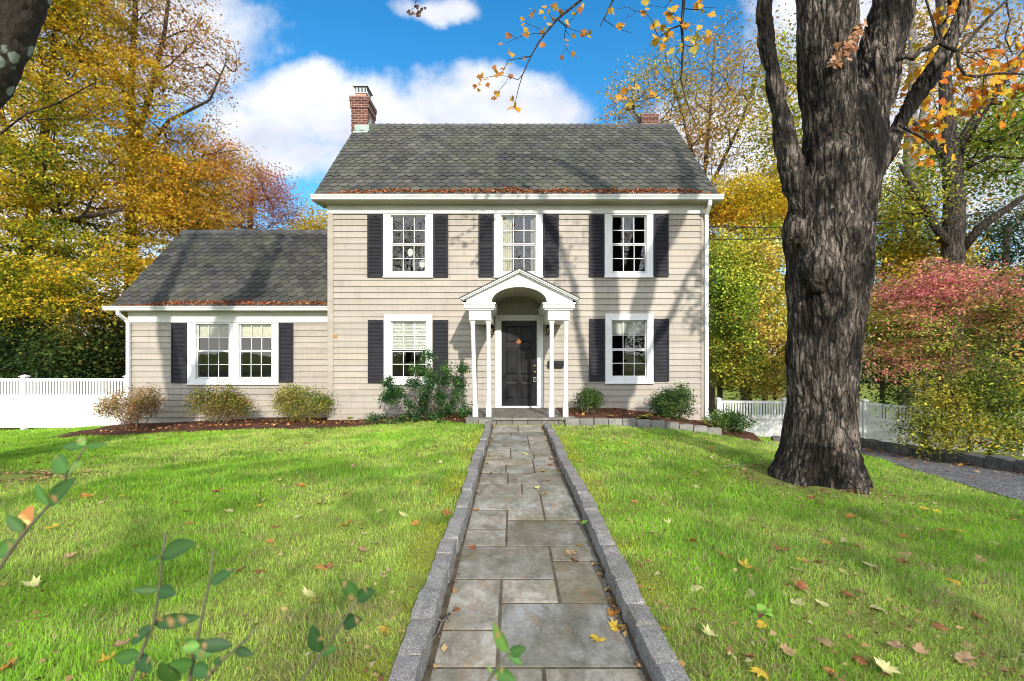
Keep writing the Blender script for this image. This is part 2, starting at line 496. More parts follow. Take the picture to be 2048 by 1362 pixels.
# side and back walls (plain laps seen edge-on)
mb = MB()
for X, sgn in ((XL, -1), (XR, 1)):
    zc = -.16
    while zc < 8.3:
        zt = zc+.1542; half = lambda z: (YB-YW)/2 if z < 5.3 else max(.02, (8.62-z))
        c = (YW+YB)/2
        h0, h1 = min((YB-YW)/2, half(zc)), min((YB-YW)/2, half(zt))
        a, b = X+sgn*.018, X+sgn*.003
        mb.quad((a, c-h0, zc), (a, c+h0, zc), (b, c+h1, zt), (b, c-h1, zt))
        mb.quad((b, c-h0, zc), (b, c+h0, zc), (a, c+h0, zc), (a, c-h0, zc)); zc = zt
mb.quad((XL, YB, -.3), (XR, YB, -.3), (XR, YB, 5.3), (XL, YB, 5.3))
mb.build('side_wall', M['beige_siding'], house, col=True)
mb = MB(); mb.box(XL+.03, XR-.03, YW+.01, YB-.05, -1.6, -.165); mb.build('foundation', M['foundation'], house)
# interior so the panes look into dark rooms
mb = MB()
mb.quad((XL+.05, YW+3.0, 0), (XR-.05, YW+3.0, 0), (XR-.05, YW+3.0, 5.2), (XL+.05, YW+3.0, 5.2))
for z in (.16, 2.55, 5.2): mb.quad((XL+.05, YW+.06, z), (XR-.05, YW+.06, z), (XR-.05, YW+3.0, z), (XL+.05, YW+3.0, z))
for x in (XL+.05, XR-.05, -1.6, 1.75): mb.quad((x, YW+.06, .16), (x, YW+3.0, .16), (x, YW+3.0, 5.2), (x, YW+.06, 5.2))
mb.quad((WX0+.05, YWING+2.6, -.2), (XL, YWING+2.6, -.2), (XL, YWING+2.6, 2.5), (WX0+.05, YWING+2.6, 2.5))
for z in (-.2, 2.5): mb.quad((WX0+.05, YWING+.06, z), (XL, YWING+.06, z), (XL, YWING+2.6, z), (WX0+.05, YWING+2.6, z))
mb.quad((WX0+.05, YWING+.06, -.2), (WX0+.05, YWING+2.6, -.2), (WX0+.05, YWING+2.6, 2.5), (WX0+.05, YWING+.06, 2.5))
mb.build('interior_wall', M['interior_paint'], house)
# corner boards
for x0, x1 in ((XL-.012, XL+.13), (XR-.06, XR+.012)):
    mb = MB(); mb.box(x0, x1, YW-.042, YW+.1, -.16, 5.07, 0, .004); mb.build('corner_board', M['beige_siding'], house, col=True)
# frieze + soffit + eave
mb = MB(); mb.box(XL-.02, XR+.02, YW-.045, YW+.05, 5.075, 5.285, 0, .004)
mb.box(XL-.022, XR+.022, YW-.062, YW-.046, 5.062, 5.09, 0, .003)
mb.build('frieze', M['trim_dirty_white'], house)
mb = MB(); mb.box(RX0-.06, RX1+.09, EAVE_Y+.03, YW-.047, 5.288, 5.31)
x = RX0
while x < RX1: mb.box(x, x+.018, EAVE_Y+.06, YW-.07, 5.279, 5.2875); x += .062
mb.build('soffit', M['soffit_tan'], house)

def gutter(x0, x1, y, z, name='gutter', h=.115):
    # K-style profile in (y,z), extruded along x
    pr = [(.10, 0), (-.005, 0), (-.012, .02), (-.018, .045), (-.042, .078), (-.052, h-.018), (-.058, h-.016), (-.058, h), (-.046, h), (-.04, .085), (-.01, .045), (.0, .012), (.092, .012), (.092, h), (.10, h)]
    mb = MB(); n = len(pr)
    V = [(x0, y+a, z+b) for a, b in pr]+[(x1, y+a, z+b) for a, b in pr]
    mb.add(V, [(i, (i+1) % n, (i+1) % n+n, i+n) for i in range(n)])
    for X, e in ((x0, -.003), (x1, .003)):
        mb.add([(X+e, y+.10, z), (X+e, y-.005, z), (X+e, y-.042, z+.078), (X+e, y-.058, z+h), (X+e, y+.10, z+h)], [(0, 1, 2, 3, 4)])
    xx = x0+1.7
    while xx < x1-.5:
        mb.box(xx, xx+.012, y-.06, y+.09, z+h-.004, z+h+.003); xx += 2.9   # hangers over the trough
    return fix_normals(mb.build(name, M['vinyl_white'], house))
gutter(-4.94, 5.2, EAVE_Y-.02, 5.315)
mb = MB(); mb.box(RX0, RX1, EAVE_Y+.085, EAVE_Y+.11, 5.31, 5.44); mb.build('fascia', M['trim_dirty_white'], house)
# eave returns at the gable ends
for x0, x1 in ((RX0-.055, XL-.021), (XR+.021, RX1+.085)):
    mb = MB(); V = [(x0, EAVE_Y+.03, 5.311), (x1, EAVE_Y+.03, 5.311), (x1, YW+.35, 5.311), (x0, YW+.35, 5.311), (x0, EAVE_Y+.11, 5.43), (x1, EAVE_Y+.11, 5.43), (x1, YW+.35, 5.64), (x0, YW+.35, 5.64)]
    mb.add(V, [(0, 1, 2, 3), (4, 5, 6, 7), (0, 1, 5, 4), (1, 2, 6, 5), (2, 3, 7, 6), (3, 0, 4, 7)])
    mb.build('eave_return', M['soffit_tan'], house)
def rake(X0, X1, ey, ez, ry, rz):
    mb = MB(); t = .17
    for s in (-1, 1):
        a = ry+s*(ry-ey)
        V = [(X, q, z+o) for X in (X0, X1) for q, z in ((a, ez), (ry, rz)) for o in (-.03, -t)]
        mb.add(V, [(0, 1, 3, 2), (4, 6, 7, 5), (0, 4, 5, 1), (2, 3, 7, 6), (0, 2, 6, 4), (1, 5, 7, 3)])
    mb.build('rake_board', M['trim_dirty_white'], house)
rake(RX0, RX0+.03, EAVE_Y+.12, EAVE_Z+.05, RIDGE_Y, RIDGE_Z-.02); rake(RX1-.03, RX1, EAVE_Y+.12, EAVE_Z+.05, RIDGE_Y, RIDGE_Z-.02)

def roof(x0, x1, ey, ez, ry, rz, tones, name='roof', e=.196, tw=.245, seed=1, back=True, dark=1.):
    rg = np.random.default_rng(seed); mb = MB()
    L = math.hypot(ry-ey, rz-ez); uy, uz = (ry-ey)/L, (rz-ez)/L; ny, nz = -uz, uy
    def P(x, s, h): return (x, ey+uy*s+ny*h, ez+uz*s+nz*h)
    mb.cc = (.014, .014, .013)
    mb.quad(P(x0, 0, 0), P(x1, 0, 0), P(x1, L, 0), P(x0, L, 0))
    rows = int(L/e)+1
    tones = np.array(tones)
    nx = int((x1-x0)/tw)+3
    pt = fbm(np.stack([np.repeat(np.arange(rows), nx)*.35, np.tile(np.arange(nx), rows)*.3, np.zeros(rows*nx)], -1), 2, seed)
    for r in range(rows):
        s0 = r*e; off = (r % 2)*.5*tw
        for c in range(nx):
            xa = x0-tw+off+c*tw; xb = xa+tw
            w = pt[r*nx+c]; k = rg.random()
            tn = tones[int(np.clip((w*.6+k*.6-.1), 0, .999)*len(tones))]
            mb.cc = tuple(tn*(.64+.32*rg.random())*dark)
            j = rg.normal(0, .006, 2); th = .018
            lo = s0-.035-.01*rg.random(); mid = s0+.012; up = min(s0+e+.05, L)
            # tab: broad shoulders with a chamfered drop tongue (locking shingle)
            pts = [(xa+.006, mid+j[0]), (xa+tw*.20, mid+j[0]), (xa+tw*.30, lo+j[1]*.5), (xb-tw*.22, lo+j[1]*.5), (xb-tw*.10, mid), (xb-.004, mid), (xb-.004, up), (xa+.006, up)]
            pts = [(min(max(px_, x0), x1), max(sv, -.03)) for px_, sv in pts]
            if pts[4][0]-pts[0][0] < .03: continue
            hb = th+.006*rg.random()
            V = [P(a, s, hb if i < 6 else .002) for i, (a, s) in enumerate(pts)]
            W = [P(a, s, 0.0) for i, (a, s) in enumerate(pts[:6])]
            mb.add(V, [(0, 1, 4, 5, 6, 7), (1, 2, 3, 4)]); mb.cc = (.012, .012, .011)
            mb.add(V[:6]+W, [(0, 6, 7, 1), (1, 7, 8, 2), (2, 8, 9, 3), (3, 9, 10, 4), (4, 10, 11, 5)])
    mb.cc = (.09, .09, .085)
    if back: mb.quad((x1, ry, rz), (x0, ry, rz), (x0, 2*ry-ey, ez), (x1, 2*ry-ey, ez))
    for X in (x0, x1):   # deck thickness at the rakes
        for s in ((1, -1) if back else (1,)):
            a = ry-s*(ry-ey)
            mb.quad((X, a, ez), (X, ry, rz), (X, ry, rz-.035), (X, a, ez-.035))
    mb.quad((x0, ey, ez), (x1, ey, ez), (x1, ey, ez-.03), (x0, ey, ez-.03))
    o = mb.build(name, M['shingle'], house, col=True)
    mc = MB(); x = x0
    while x < x1:
        xe = min(x+.23, x1); k = .8+.4*rg.random(); mc.cc = tuple(np.array((.085, .085, .085))*k)
        h = .012+.008*rg.random()
        for s in (-1, 1):
            mc.quad((x, ry, rz+.02+h), (xe, ry, rz+.014), (xe, ry+s*.14, rz-.14*(rz-ez)/(ry-ey)+.03), (x, ry+s*.14, rz-.14*(rz-ez)/(ry-ey)+.03+h))
        mc.quad((x, ry-.14, rz-.14*(rz-ez)/(ry-ey)+.03+h), (xe, ry-.14, rz-.14*(rz-ez)/(ry-ey)+.03), (xe, ry-.14, rz-.14*(rz-ez)/(ry-ey)+.0), (x, ry-.14, rz-.14*(rz-ez)/(ry-ey)+.0))
        x += .23
    mc.build('ridge_cap', M['shingle'], o, col=True)
    return o
T1 = [(.066, .066, .064), (.082, .082, .076), (.096, .096, .084), (.105, .105, .086), (.088, .088, .072), (.12, .118, .10), (.076, .074, .068)]
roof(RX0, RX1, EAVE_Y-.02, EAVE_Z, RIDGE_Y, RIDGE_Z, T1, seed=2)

# ---- wing
WOP = []
WG = [(395.5, 459), (481, 545)]
for a, b in WG: WOP.append((fx(a, YWING)-.03, fx(b, YWING)+.03, fz(757, YWING)-.03, fz(648, YWING)+.03))
mb = MB(); siding(mb, WX0+.06, XL-.011, -.33, fz(644.5, YWING)+.004, YWING, WOP)
o = mb.build('wall', M['beige_siding'], house, col=True); o['label'] = 'clapboard front wall of the single storey wing'
mb = MB()
mb.quad((WX0, YWING, -.33), (WX0, 17.7, -.33), (WX0, 17.7, 2.6), (WX0, YWING, 2.6)); mb.add([(WX0, YWING, 2.6), (WX0, 17.7, 2.6), (WX0, WRIDGE_Y, WRIDGE_Z-.08)], [(0, 1, 2)])
mb.quad((WX0, 17.7, -.33), (XL, 17.7, -.33), (XL, 17.7, 2.6), (WX0, 17.7, 2.6))
mb.build('side_wall', M['beige_siding'], house, col=True)
mb = MB(); mb.box(WX0+.02, XL, YWING+.012, 17.6, -1.6, -.335); mb.build('foundation', M['foundation'], house)
mb = MB(); mb.box(WX0-.01, WX0+.06, YWING-.042, YWING+.08, -.33, fz(644.5, YWING), 0, .004); mb.build('corner_board', M['beige_siding'], house, col=True)
mb = MB(); zf = fz(644.5, YWING)
mb.box(WX0-.015, XL-.013, YWING-.05, YWING+.05, zf+.005, 2.63, 0, .004); mb.box(WX0-.016, XL-.013, YWING-.064, YWING-.051, zf-.01, zf+.02, 0, .003)
mb.build('frieze', M['trim_dirty_white'], house)
mb = MB(); mb.box(WRX0, XL-.013, WEAVE_Y+.03, YWING-.052, 2.632, 2.65); mb.build('soffit', M['soffit_tan'], house)
gutter(-10.62, XL-.014, WEAVE_Y-.02, 2.645, h=.11)
mb = MB(); mb.box(WRX0, XL-.013, WEAVE_Y+.085, WEAVE_Y+.11, 2.651, 2.755); mb.build('fascia', M['trim_dirty_white'], house)
rake(WRX0, WRX0+.03, WEAVE_Y+.12, WEAVE_Z+.05, WRIDGE_Y, WRIDGE_Z-.02)
T2 = [(.045, .045, .046), (.060, .060, .059), (.075, .075, .069), (.068, .066, .056), (.09, .088, .077), (.052, .048, .048)]
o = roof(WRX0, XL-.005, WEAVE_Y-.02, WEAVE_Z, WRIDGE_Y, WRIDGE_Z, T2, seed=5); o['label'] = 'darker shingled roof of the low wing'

# ---- downspouts
def downspout(pts, w=.085, d=.06):
    mb = MB(); P = [np.array(p, float) for p in pts]
    for i in range(len(P)-1):
        a, b = P[i], P[i+1]; t = (b-a)/np.linalg.norm(b-a)
        s = np.array([1, 0, 0])-t*t[0]; s = s/np.linalg.norm(s); q = np.cross(t, s)
        a2 = a-t*.012; b2 = b+t*.012
        for k in range(-3, 4, 2): pass
        V = []
        for p in (a2, b2):
            for u, v in ((-1, -1), (-.5, -.86), (0, -1), (.5, -.86), (1, -1), (1, 1), (-1, 1)): V.append(p+s*u*w/2+q*v*d/2)
        m = 7
        mb.add(V, [(k, (k+1) % m, (k+1) % m+m, k+m) for k in range(m)]+[tuple(range(m)), tuple(range(2*m-1, m-1, -1))])
    return fix_normals(mb.build('downspout', M['vinyl_white'], house))
xd = XR+.06
downspout([(4.88, EAVE_Y+.02, 5.32), (4.88, EAVE_Y+.03, 5.2), (xd-.02, YW-.12, 5.02), (xd, YW-.07, 4.9), (xd, YW-.07, -.05), (xd+.02, YW-.25, -.16)])
downspout([(-10.26, WEAVE_Y+.02, 2.65), (-10.26, WEAVE_Y+.02, 2.55), (-10.2, YWING-.13, 2.42), (-10.17, YWING-.085, 2.33), (-10.17, YWING-.085, -.2), (-10.17, YWING-.28, -.3)])

# ---- windows
def window(cx0, cx1, cz0, cz1, gx0, gx1, u0, u1, l0, l1, y, jamb_dark=False, sill=True, label=None, blind=None, mull=None):
    """casing rect, glass cols, upper glass z (top,bottom), lower glass z (top,bottom)"""
    mb = MB(); f = y-.05
    ox0, ox1, oz0, oz1 = gx0-.03, gx1+.03, l1-.05, u0+.03
    mb.box(cx0, ox0, f, y+.02, cz0+.035, cz1, 0, .005); mb.box(ox1, cx1, f, y+.02, cz0+.035, cz1, 0, .005)
    mb.box(ox0+.0002, ox1-.0002, f+.002, y+.02, oz1, cz1-.001, 0, .004); mb.box(ox0+.0002, ox1-.0002, f+.002, y+.02, cz0+.036, oz0, 0, .004)
    mb.box(cx0-.012, cx1+.012, f-.03, y+.01, cz0, cz0+.0345, 0, .006)      # sill
    mb.box(ox0, ox0+.012, y+.021, y+.12, oz0, oz1); mb.box(ox1-.012, ox1, y+.021, y+.12, oz0, oz1); mb.box(ox0+.013, ox1-.013, y+.021, y+.12, oz1-.01, oz1)
    mb.box(ox0+.013, ox1-.013, y-.01, y+.12, oz0, oz0+.012)
    w = mb.build('window', M['white_paint'], house)
    if label: w['label'] = label
    for (za, zb, yy, nm) in ((u1, u0, y+.03, 'u'), (l1, l0, y+.065-.06, 'l')):
        s = MB(); sw = .018
        s.box(gx0-sw, gx0, yy, yy+.032, za-.03, zb+sw, 0, .003); s.box(gx1, gx1+sw, yy, yy+.032, za-.03, zb+sw, 0, .003)
        s.box(gx0+.0003, gx1-.0003, yy+.001, yy+.031, zb, zb+sw-.001, 0, .003); s.box(gx0+.0003, gx1-.0003, yy+.001, yy+.031, za-.029, za, 0, .003)
        t = .016
        for k in (1, 2):
            xc = gx0+(gx1-gx0)*k/3; s.box(xc-t/2, xc+t/2, yy+.009, yy+.022, za+.0003, zb-.0003)
        zc = (za+zb)/2
        for k in range(3):
            a = gx0+(gx1-gx0)*k/3+(t/2+.0003 if k else .0003); b = gx0+(gx1-gx0)*(k+1)/3-(t/2+.0003 if k < 2 else .0003)
            s.box(a, b, yy+.0095, yy+.0215, zc-t/2, zc+t/2)
        s.build('sash', M['white_paint'], w)
        g = MB(); g.quad((gx0, yy+.0155, za), (gx1, yy+.0155, za), (gx1, yy+.0155, zb), (gx0, yy+.0155, zb)); g.build('pane', M['window_glass'], w)
    if blind:
        kind, frac = blind; zt = u0; zb = u0-(u0-l1)*frac; s = MB(); yb = y+.10
        if kind == 'slat':
            z = zt; 
            while z > zb:
                s.add([(gx0+.0, yb, z), (gx1, yb, z), (gx1, yb-.022, z-.034), (gx0, yb-.022, z-.034)], [(0, 1, 2, 3)]); z -= .036
            for q in range(4): s.box(gx0, gx1, yb-.02, yb+.004, zb-.008-q*.012, zb-.001-q*.012)
            s.build('blind', M['blind_white'], w)
        elif kind == 'drape':
            for (a, b) in ((gx0-.02, gx0+(gx1-gx0)*.3), (gx1-(gx1-gx0)*.12, gx1+.02)):
                k = 14; pts = [(a+(b-a)*i/k, yb+.03+.02*math.sin(i*2.1)) for i in range(k+1)]
                for (p, q) in zip(pts[:-1], pts[1:]): s.quad((p[0], p[1], l1-.05), (q[0], q[1], l1-.05), (q[0], q[1], u0+.03), (p[0], p[1], u0+.03))
            s.build('curtain', M['shade_linen'], w)
        else:
            k = 10; xs = np.linspace(gx0-.01, gx1+.01, k+1)
            for i in range(k):
                w0 = .012*math.sin(i*1.9); w1 = .012*math.sin((i+1)*1.9)
                s.quad((xs[i], yb, zb+w0), (xs[i+1], yb, zb+w1), (xs[i+1], yb+.01, zt+.02), (xs[i], yb+.01, zt+.02))
            s.build('roller_shade', M['shade_linen'] if kind == 'linen' else M['blind_white'], w)
    return w
lab = {'ul': 'upstairs window with two white round shapes behind its lower sash', 'um': 'upstairs window above the porch gable', 'ur': 'upstairs window near the downspout', 'll': 'downstairs window with white blind half drawn', 'lr': 'downstairs window with short white shade'}
bl = {'ul': None, 'um': ('drape', 1), 'ur': None, 'll': ('slat', .46), 'lr': ('white', .23)}
for k, w in wins.items():
    window(fx(w[0]), fx(w[1]), fz(w[3]), fz(w[2])-(.012 if k[0] == 'u' else 0), fx(w[4]), fx(w[5]), fz(w[6]), fz(w[7]), fz(w[8]), fz(w[9]), YW, label=lab[k], blind=bl[k])
# twin window of the wing: two units side by side
WZ = lambda py: fz(py, YWING); WXf = lambda px: fx(px, YWING)
zt = WZ(644.5)-.012
window(WXf(376.6), WXf(467), WZ(769.5), zt, WXf(395.5), WXf(457), WZ(650), WZ(700), WZ(704), WZ(754), YWING, label='half of the twin wing window beside its outer shutter', blind=('linen', .23))
window(WXf(467)+.004, WXf(558.5), WZ(769.5), zt, WXf(481), WXf(542.5), WZ(650), WZ(700), WZ(704), WZ(754), YWING, label='half of the twin wing window beside the main house', blind=('linen', .23))

# ---- shutters
def shutter(x0, x1, z0, z1, y):
    mb = MB(); b = y-.036; f = y-.064; st = .045
    mb.box(x0, x0+st, f, b, z0, z1, 0, .005); mb.box(x1-st, x1, f, b, z0, z1, 0, .005)
    zm = (z0+z1)/2+.0
    mb.box(x0+st, x1-st, f+.002, b, z0, z0+.085, 0, .004); mb.box(x0+st, x1-st, f+.002, b, zm-.03, zm+.03, 0, .004)
    # arched top rail
    a, c = x0+st, x1-st; k = 10
    low = [(a+(c-a)*i/k, z1-.085+.04*math.sin(math.pi*min(1, max(0, (i/k-.15)/.7)))) for i in range(k+1)]
    for p, q in zip(low[:-1], low[1:]):
        mb.quad((p[0], f+.002, p[1]), (q[0], f+.002, q[1]), (q[0], f+.002, z1-.002), (p[0], f+.002, z1-.002))
        mb.quad((p[0], f+.002, p[1]), (q[0], f+.002, q[1]), (q[0], b, q[1]), (p[0], b, p[1]))
    mb.quad((a, f+.002, z1-.002), (c, f+.002, z1-.002), (c, b, z1-.002), (a, b, z1-.002))
    mb.quad((a, b+.002, z0), (c, b+.002, z0), (c, b+.002, z1), (a, b+.002, z1))
    for (za, zb) in ((z0+.087, zm-.031), (zm+.031, z1-.05)):
        n = int((zb-za)/.034); dz = (zb-za)/n
        for i in range(n):
            z = za+i*dz
            mb.quad((a, f+.008, z+.004), (c, f+.008, z+.004), (c, b-.002, z+dz+.006), (a, b-.002, z+dz+.006))
            mb.quad((a, f+.008, z+.004), (c, f+.008, z+.004), (c, f+.014, z-.002), (a, f+.014, z-.002))
    return mb.build('shutter', M['charcoal_paint'], house)
for a, b, t, u in ((735.8, 766.8, 429.3, 555), (867.2, 897, 429.3, 555), (957.3, 987.4, 429.3, 554.5), (1086.2, 1117.2, 429.3, 554.5), (1177.6, 1207.9, 429.3, 554.5), (1306.1, 1336, 429.3, 554),
                   (737, 767.6, 640, 765.6), (866.4, 897, 640, 765.6), (1178, 1208.6, 637.5, 762.5), (1307.2, 1337, 637.5, 762.5)):
    shutter(fx(a), fx(b), fz(u), fz(t)-(.012 if t < 500 else 0), YW)
shutter(WXf(345), WXf(376), WZ(765.5), zt, YWING); shutter(WXf(559.2), WXf(588), WZ(764), zt, YWING)

# ---- door
yd = YW+.045
df = MB(); cx0, cx1, cz = fx(990.5), fx(1085.8), fz(629.8)
df.box(cx0, DX0, YW-.05, YW+.02, .15, cz, 0, .006); df.box(DX1, cx1, YW-.05, YW+.02, .15, cz, 0, .006); df.box(DX0+.0003, DX1-.0003, YW-.048, YW+.02, DZ1, cz-.001, 0, .005)
df.box(DX0-.001, DX0+.012, YW+.021, YW+.1, .15, DZ1); df.box(DX1-.012, DX1+.001, YW+.021, YW+.1, .15, DZ1); df.box(DX0+.013, DX1-.013, YW+.021, YW+.1, DZ1-.012, DZ1-.0005)
df.box(DX0+.0005, DX1-.0005, YW-.07, YW+.09, .146, .19, 0, .006)
df.build('door_frame', M['white_paint'], house)
d = MB(); a0, a1, b0, b1 = DX0+.014, DX1-.014, .193, DZ1-.014
d.box(a0, a1, yd+.014, yd+.04, b0, b1)
W_ = a1-a0; H_ = b1-b0; sw = .115
xm0, xm1 = (a0+a1)/2-.05, (a0+a1)/2+.05
zs = [b0, b0+.20, b0+.20+.40, b0+.20+.40+.20, b0+.20+.40+.20+.66, b0+.20+.40+.20+.66+.17, b1-.13, b1]
d.box(a0+.0005, a0+sw, yd, yd+.0145, b0+.0005, b1-.0005, 0, .004); d.box(a1-sw, a1-.0005, yd, yd+.0145, b0+.0005, b1-.0005, 0, .004)
for z0_, z1_ in ((zs[0], zs[1]), (zs[2], zs[3]), (zs[4], zs[5]), (zs[6], zs[7])): d.box(a0+sw+.0003, a1-sw-.0003, yd+.0006, yd+.0142, z0_+.001, z1_-.001, 0, .004)
for z0_, z1_ in ((zs[1], zs[2]), (zs[3], zs[4]), (zs[5], zs[6])):
    d.box(xm0, xm1, yd+.0006, yd+.0142, z0_-.0005, z1_+.0005, 0, .004)
    for p0, p1 in ((a0+sw, xm0), (xm1, a1-sw)):
        q = .004; e = .032
        o_ = [(p0+q, z0_+q), (p1-q, z0_+q), (p1-q, z1_-q), (p0+q, z1_-q)]; i_ = [(p0+e, z0_+e), (p1-e, z0_+e), (p1-e, z1_-e), (p0+e, z1_-e)]
        V = [(x, yd+.0135, z) for x, z in o_]+[(x, yd+.003, z) for x, z in i_]
        d.add(V, [(0, 1, 5, 4), (1, 2, 6, 5), (2, 3, 7, 6), (3, 0, 4, 7), (4, 5, 6, 7)])
door = d.build('door', M['door_black'], house)
hx = fx(1069.5)
h = MB(); h.lathe(0, 0, [(.001, 0), (.03, .0), (.03, .012), (.012, .016), (.012, .03), (.026, .045), (.03, .058), (.022, .072), (.004, .078)], 14)
# lathe was around z: turn it to face the street
h.v = [(hx+x, yd-z, .193+.865+y) for x, y, z in h.v]; h.build('door_knob', M['brass'], door, smooth=True)
h = MB(); h.lathe(0, 0, [(.001, 0), (.028, 0), (.028, .012), (.02, .018), (.006, .02), (.001, .021)], 14)
h.v = [(hx+x, yd-z, .193+1.02+y) for x, y, z in h.v]; h.build('deadbolt', M['brass'], door, smooth=True)

# ---- portico (part of the house): columns, gable with arch, porch floor
PF = 10.42; PS = .01078
px_ = lambda p: (p-1024)*PF/FPX
pz_ = lambda p: CAMZ+(HOR-p)*PF/FPX
ACX, AW, AZ, AH = .155, .598, pz_(604), .325
LTIP, RTIP, APX, APZ, TIPZ = -1.03, 1.36, .158, 3.33, 2.745
g = MB(); k = 28
arc = [(ACX-AW*math.cos(math.pi*i/k), AZ+AH*math.sin(math.pi*i/k)) for i in range(k+1)]
topz = lambda x: APZ-.06-(APZ-TIPZ)*(abs(x-APX)/((APX-LTIP) if x < APX else (RTIP-APX)))
lowz = pz_(605)
xs = sorted(set([LTIP+.05, RTIP-.05, APX]+[a for a, _ in arc]+list(np.linspace(LTIP+.05, ACX-AW, 5))+list(np.linspace(ACX+AW, RTIP-.05, 5))))
def az(x):
    t = (x-ACX)/AW
    return AZ+AH*math.sqrt(max(0, 1-t*t)) if abs(t) < 1 else lowz
for a, b in zip(xs[:-1], xs[1:]):
    za, zb = az(a+1e-6), az(b-1e-6); ta, tb = max(topz(a), za), max(topz(b), zb)
    g.quad((a, PF, za), (b, PF, zb), (b, PF, tb), (a, PF, ta)); g.quad((a, PF+.06, za), (b, PF+.06, zb), (b, PF+.06, tb), (a, PF+.06, ta))
    g.quad((a, PF, za), (b, PF, zb), (b, PF+.06, zb), (a, PF+.06, za))
pediment = g.build('portico', M['white_paint'], house); pediment['label'] = 'white gabled porch hood with arch and slim paired columns'
r = MB()
for (xa, xb) in ((LTIP-.07, APX), (RTIP+.07, APX)):     # raking cornices, stepped mouldings
    sg = 1 if xb > xa else -1
    zt0 = TIPZ-.03
    sl = (APZ-zt0)/abs(xb-xa); 
    for (y0, y1, d0, d1) in ((PF-.13, PF+.02, .0, -.034), (PF-.10, PF+.02, -.035, -.062), (PF-.03, PF-.001, -.063, -.085)):
        xl = xa+sg*(.0 if d0 == 0 else .03)
        zl = zt0+sl*abs(xl-xa)
        V = [(x, y, z+dd) for y in (y0, y1) for (x, z) in ((xl, zl), (xb, APZ)) for dd in (d0, d1)]
        r.add(V, [(0, 1, 3, 2), (4, 6, 7, 5), (0, 4, 5, 1), (2, 3, 7, 6), (0, 2, 6, 4), (1, 5, 7, 3)])
fix_normals(r.build('raking_cornice', M['white_paint'], pediment))
r = MB(); r.cc = (.075, .075, .075)
for (xa, xb) in ((LTIP-.09, APX), (RTIP+.09, APX)):
    zt0 = TIPZ-.045; V = [(xa, PF-.15, zt0+.0), (xb, PF-.15, APZ+.004), (xb, YW-.03, APZ+.004), (xa, YW-.03, zt0)]
    V += [(x, y, z+.022) for x, y, z in V]
    r.add(V, [(0, 1, 2, 3), (4, 5, 6, 7), (0, 1, 5, 4), (1, 2, 6, 5), (2, 3, 7, 6), (3, 0, 4, 7)])
fix_normals(r.build('hood_roof', M['shingle'], pediment, col=True))
r = MB()   # barrel soffit with bead boards
kb = 18
for i in range(kb):
    t0, t1 = math.pi*i/kb, math.pi*(i+1)/kb
    for (ta, tb, off) in ((t0+.008, t1-.008, 0.), (t1-.008, t1+.008, .01)):
        P_ = [(ACX-(AW+off)*math.cos(t), AZ+(AH+off)*math.sin(t)) for t in (ta, tb)]
        r.quad((P_[0][0], PF+.061, P_[0][1]), (P_[1][0], PF+.061, P_[1][1]), (P_[1][0], YW-.03, P_[1][1]), (P_[0][0], YW-.03, P_[0][1]))
r.build('arch_soffit', M['soffit_tan'], pediment)
r = MB()   # thin trim round the arch
for i in range(k):
    a, b = arc[i], arc[i+1]
    f = lambda p, s: (ACX+(p[0]-ACX)*s, AZ+(p[1]-AZ)*(1+(s-1)*1.8))
    A, B, C, D = f(a, 1), f(b, 1), f(b, 1.055), f(a, 1.055)
    r.quad((A[0], PF-.012, A[1]), (B[0], PF-.012, B[1]), (C[0], PF-.012, C[1]), (D[0], PF-.012, D[1])); r.quad((D[0], PF-.012, D[1]), (C[0], PF-.012, C[1]), (C[0], PF, C[1]), (D[0], PF, D[1]))
    r.quad((A[0], PF-.012, A[1]), (B[0], PF-.012, B[1]), (B[0], PF, B[1]), (A[0], PF, A[1]))
r.build('arch_trim', M['white_paint'], pediment)
for (e0, e1, c0, c1) in ((927.5, 990, 937.5, 982), (1086.5, 1149, 1096, 1139.5)):
    r = MB(); ex0, ex1 = px_(e0), px_(e1)
    inn = .012
    r.box(ex0-.0, ex1+.0, PF-.03, YW-.03, pz_(617), pz_(608.5), 0, .006)
    r.box(ex0-.02, ex1+.02, PF-.055, YW-.03, pz_(608.4), pz_(605.4), 0, .005)
    r.box(ex0+.03, ex1-.03, PF-.005, YW-.03, pz_(620), pz_(617.1), 0, .004)
    r.box(px_(c0), px_(c1), PF+.03, YW-.03, pz_(640), pz_(620.1), 0, .004)
    r.build('entablature', M['white_paint'], pediment)
zc = pz_(640)-.001; zb = .145; Yc = 10.55
for (t, b) in ((945.3, 951), (977, 977.5), (1103.4, 1102.8), (1132.3, 1130.8)):
    xt = (t-1024)*Yc/FPX; xb_ = (b-1024)*Yc/FPX
    r = MB(); H = zc-zb
    prof = [(.052, zb+.30), (.049, zb+.36), (.046, zb+.8), (.043, zc-.34), (.049, zc-.335), (.049, zc-.315), (.043, zc-.31), (.046, zc-.09), (.054, zc-.085), (.054, zc-.06), (.060, zc-.055), (.066, zc-.028), (.066, zc)]
    r.lathe(xt, Yc, prof, 18, 0, (xt-xb_)/H, 0)
    r.box(xb_-.058, xb_+.058, Yc-.058, Yc+.058, zb, zb+.20, 0, .006)
    # chamfer from square plinth to shaft
    V = [(xb_+sx*.058, Yc+sy*.058, zb+.2) for sx, sy in ((-1, -1), (1, -1), (1, 1), (-1, 1))]+[(xb_+sx*.037, Yc+sy*.037, zb+.31) for sx, sy in ((-1, -1), (1, -1), (1, 1), (-1, 1))]
    r.add(V, [(0, 1, 5, 4), (1, 2, 6, 5), (2, 3, 7, 6), (3, 0, 4, 7)])
    r.box(xt-.068, xt+.068, Yc-.068, Yc+.068, zc-.026, zc-.0005, 0, .004)
    r.build('column', M['white_paint'], pediment)
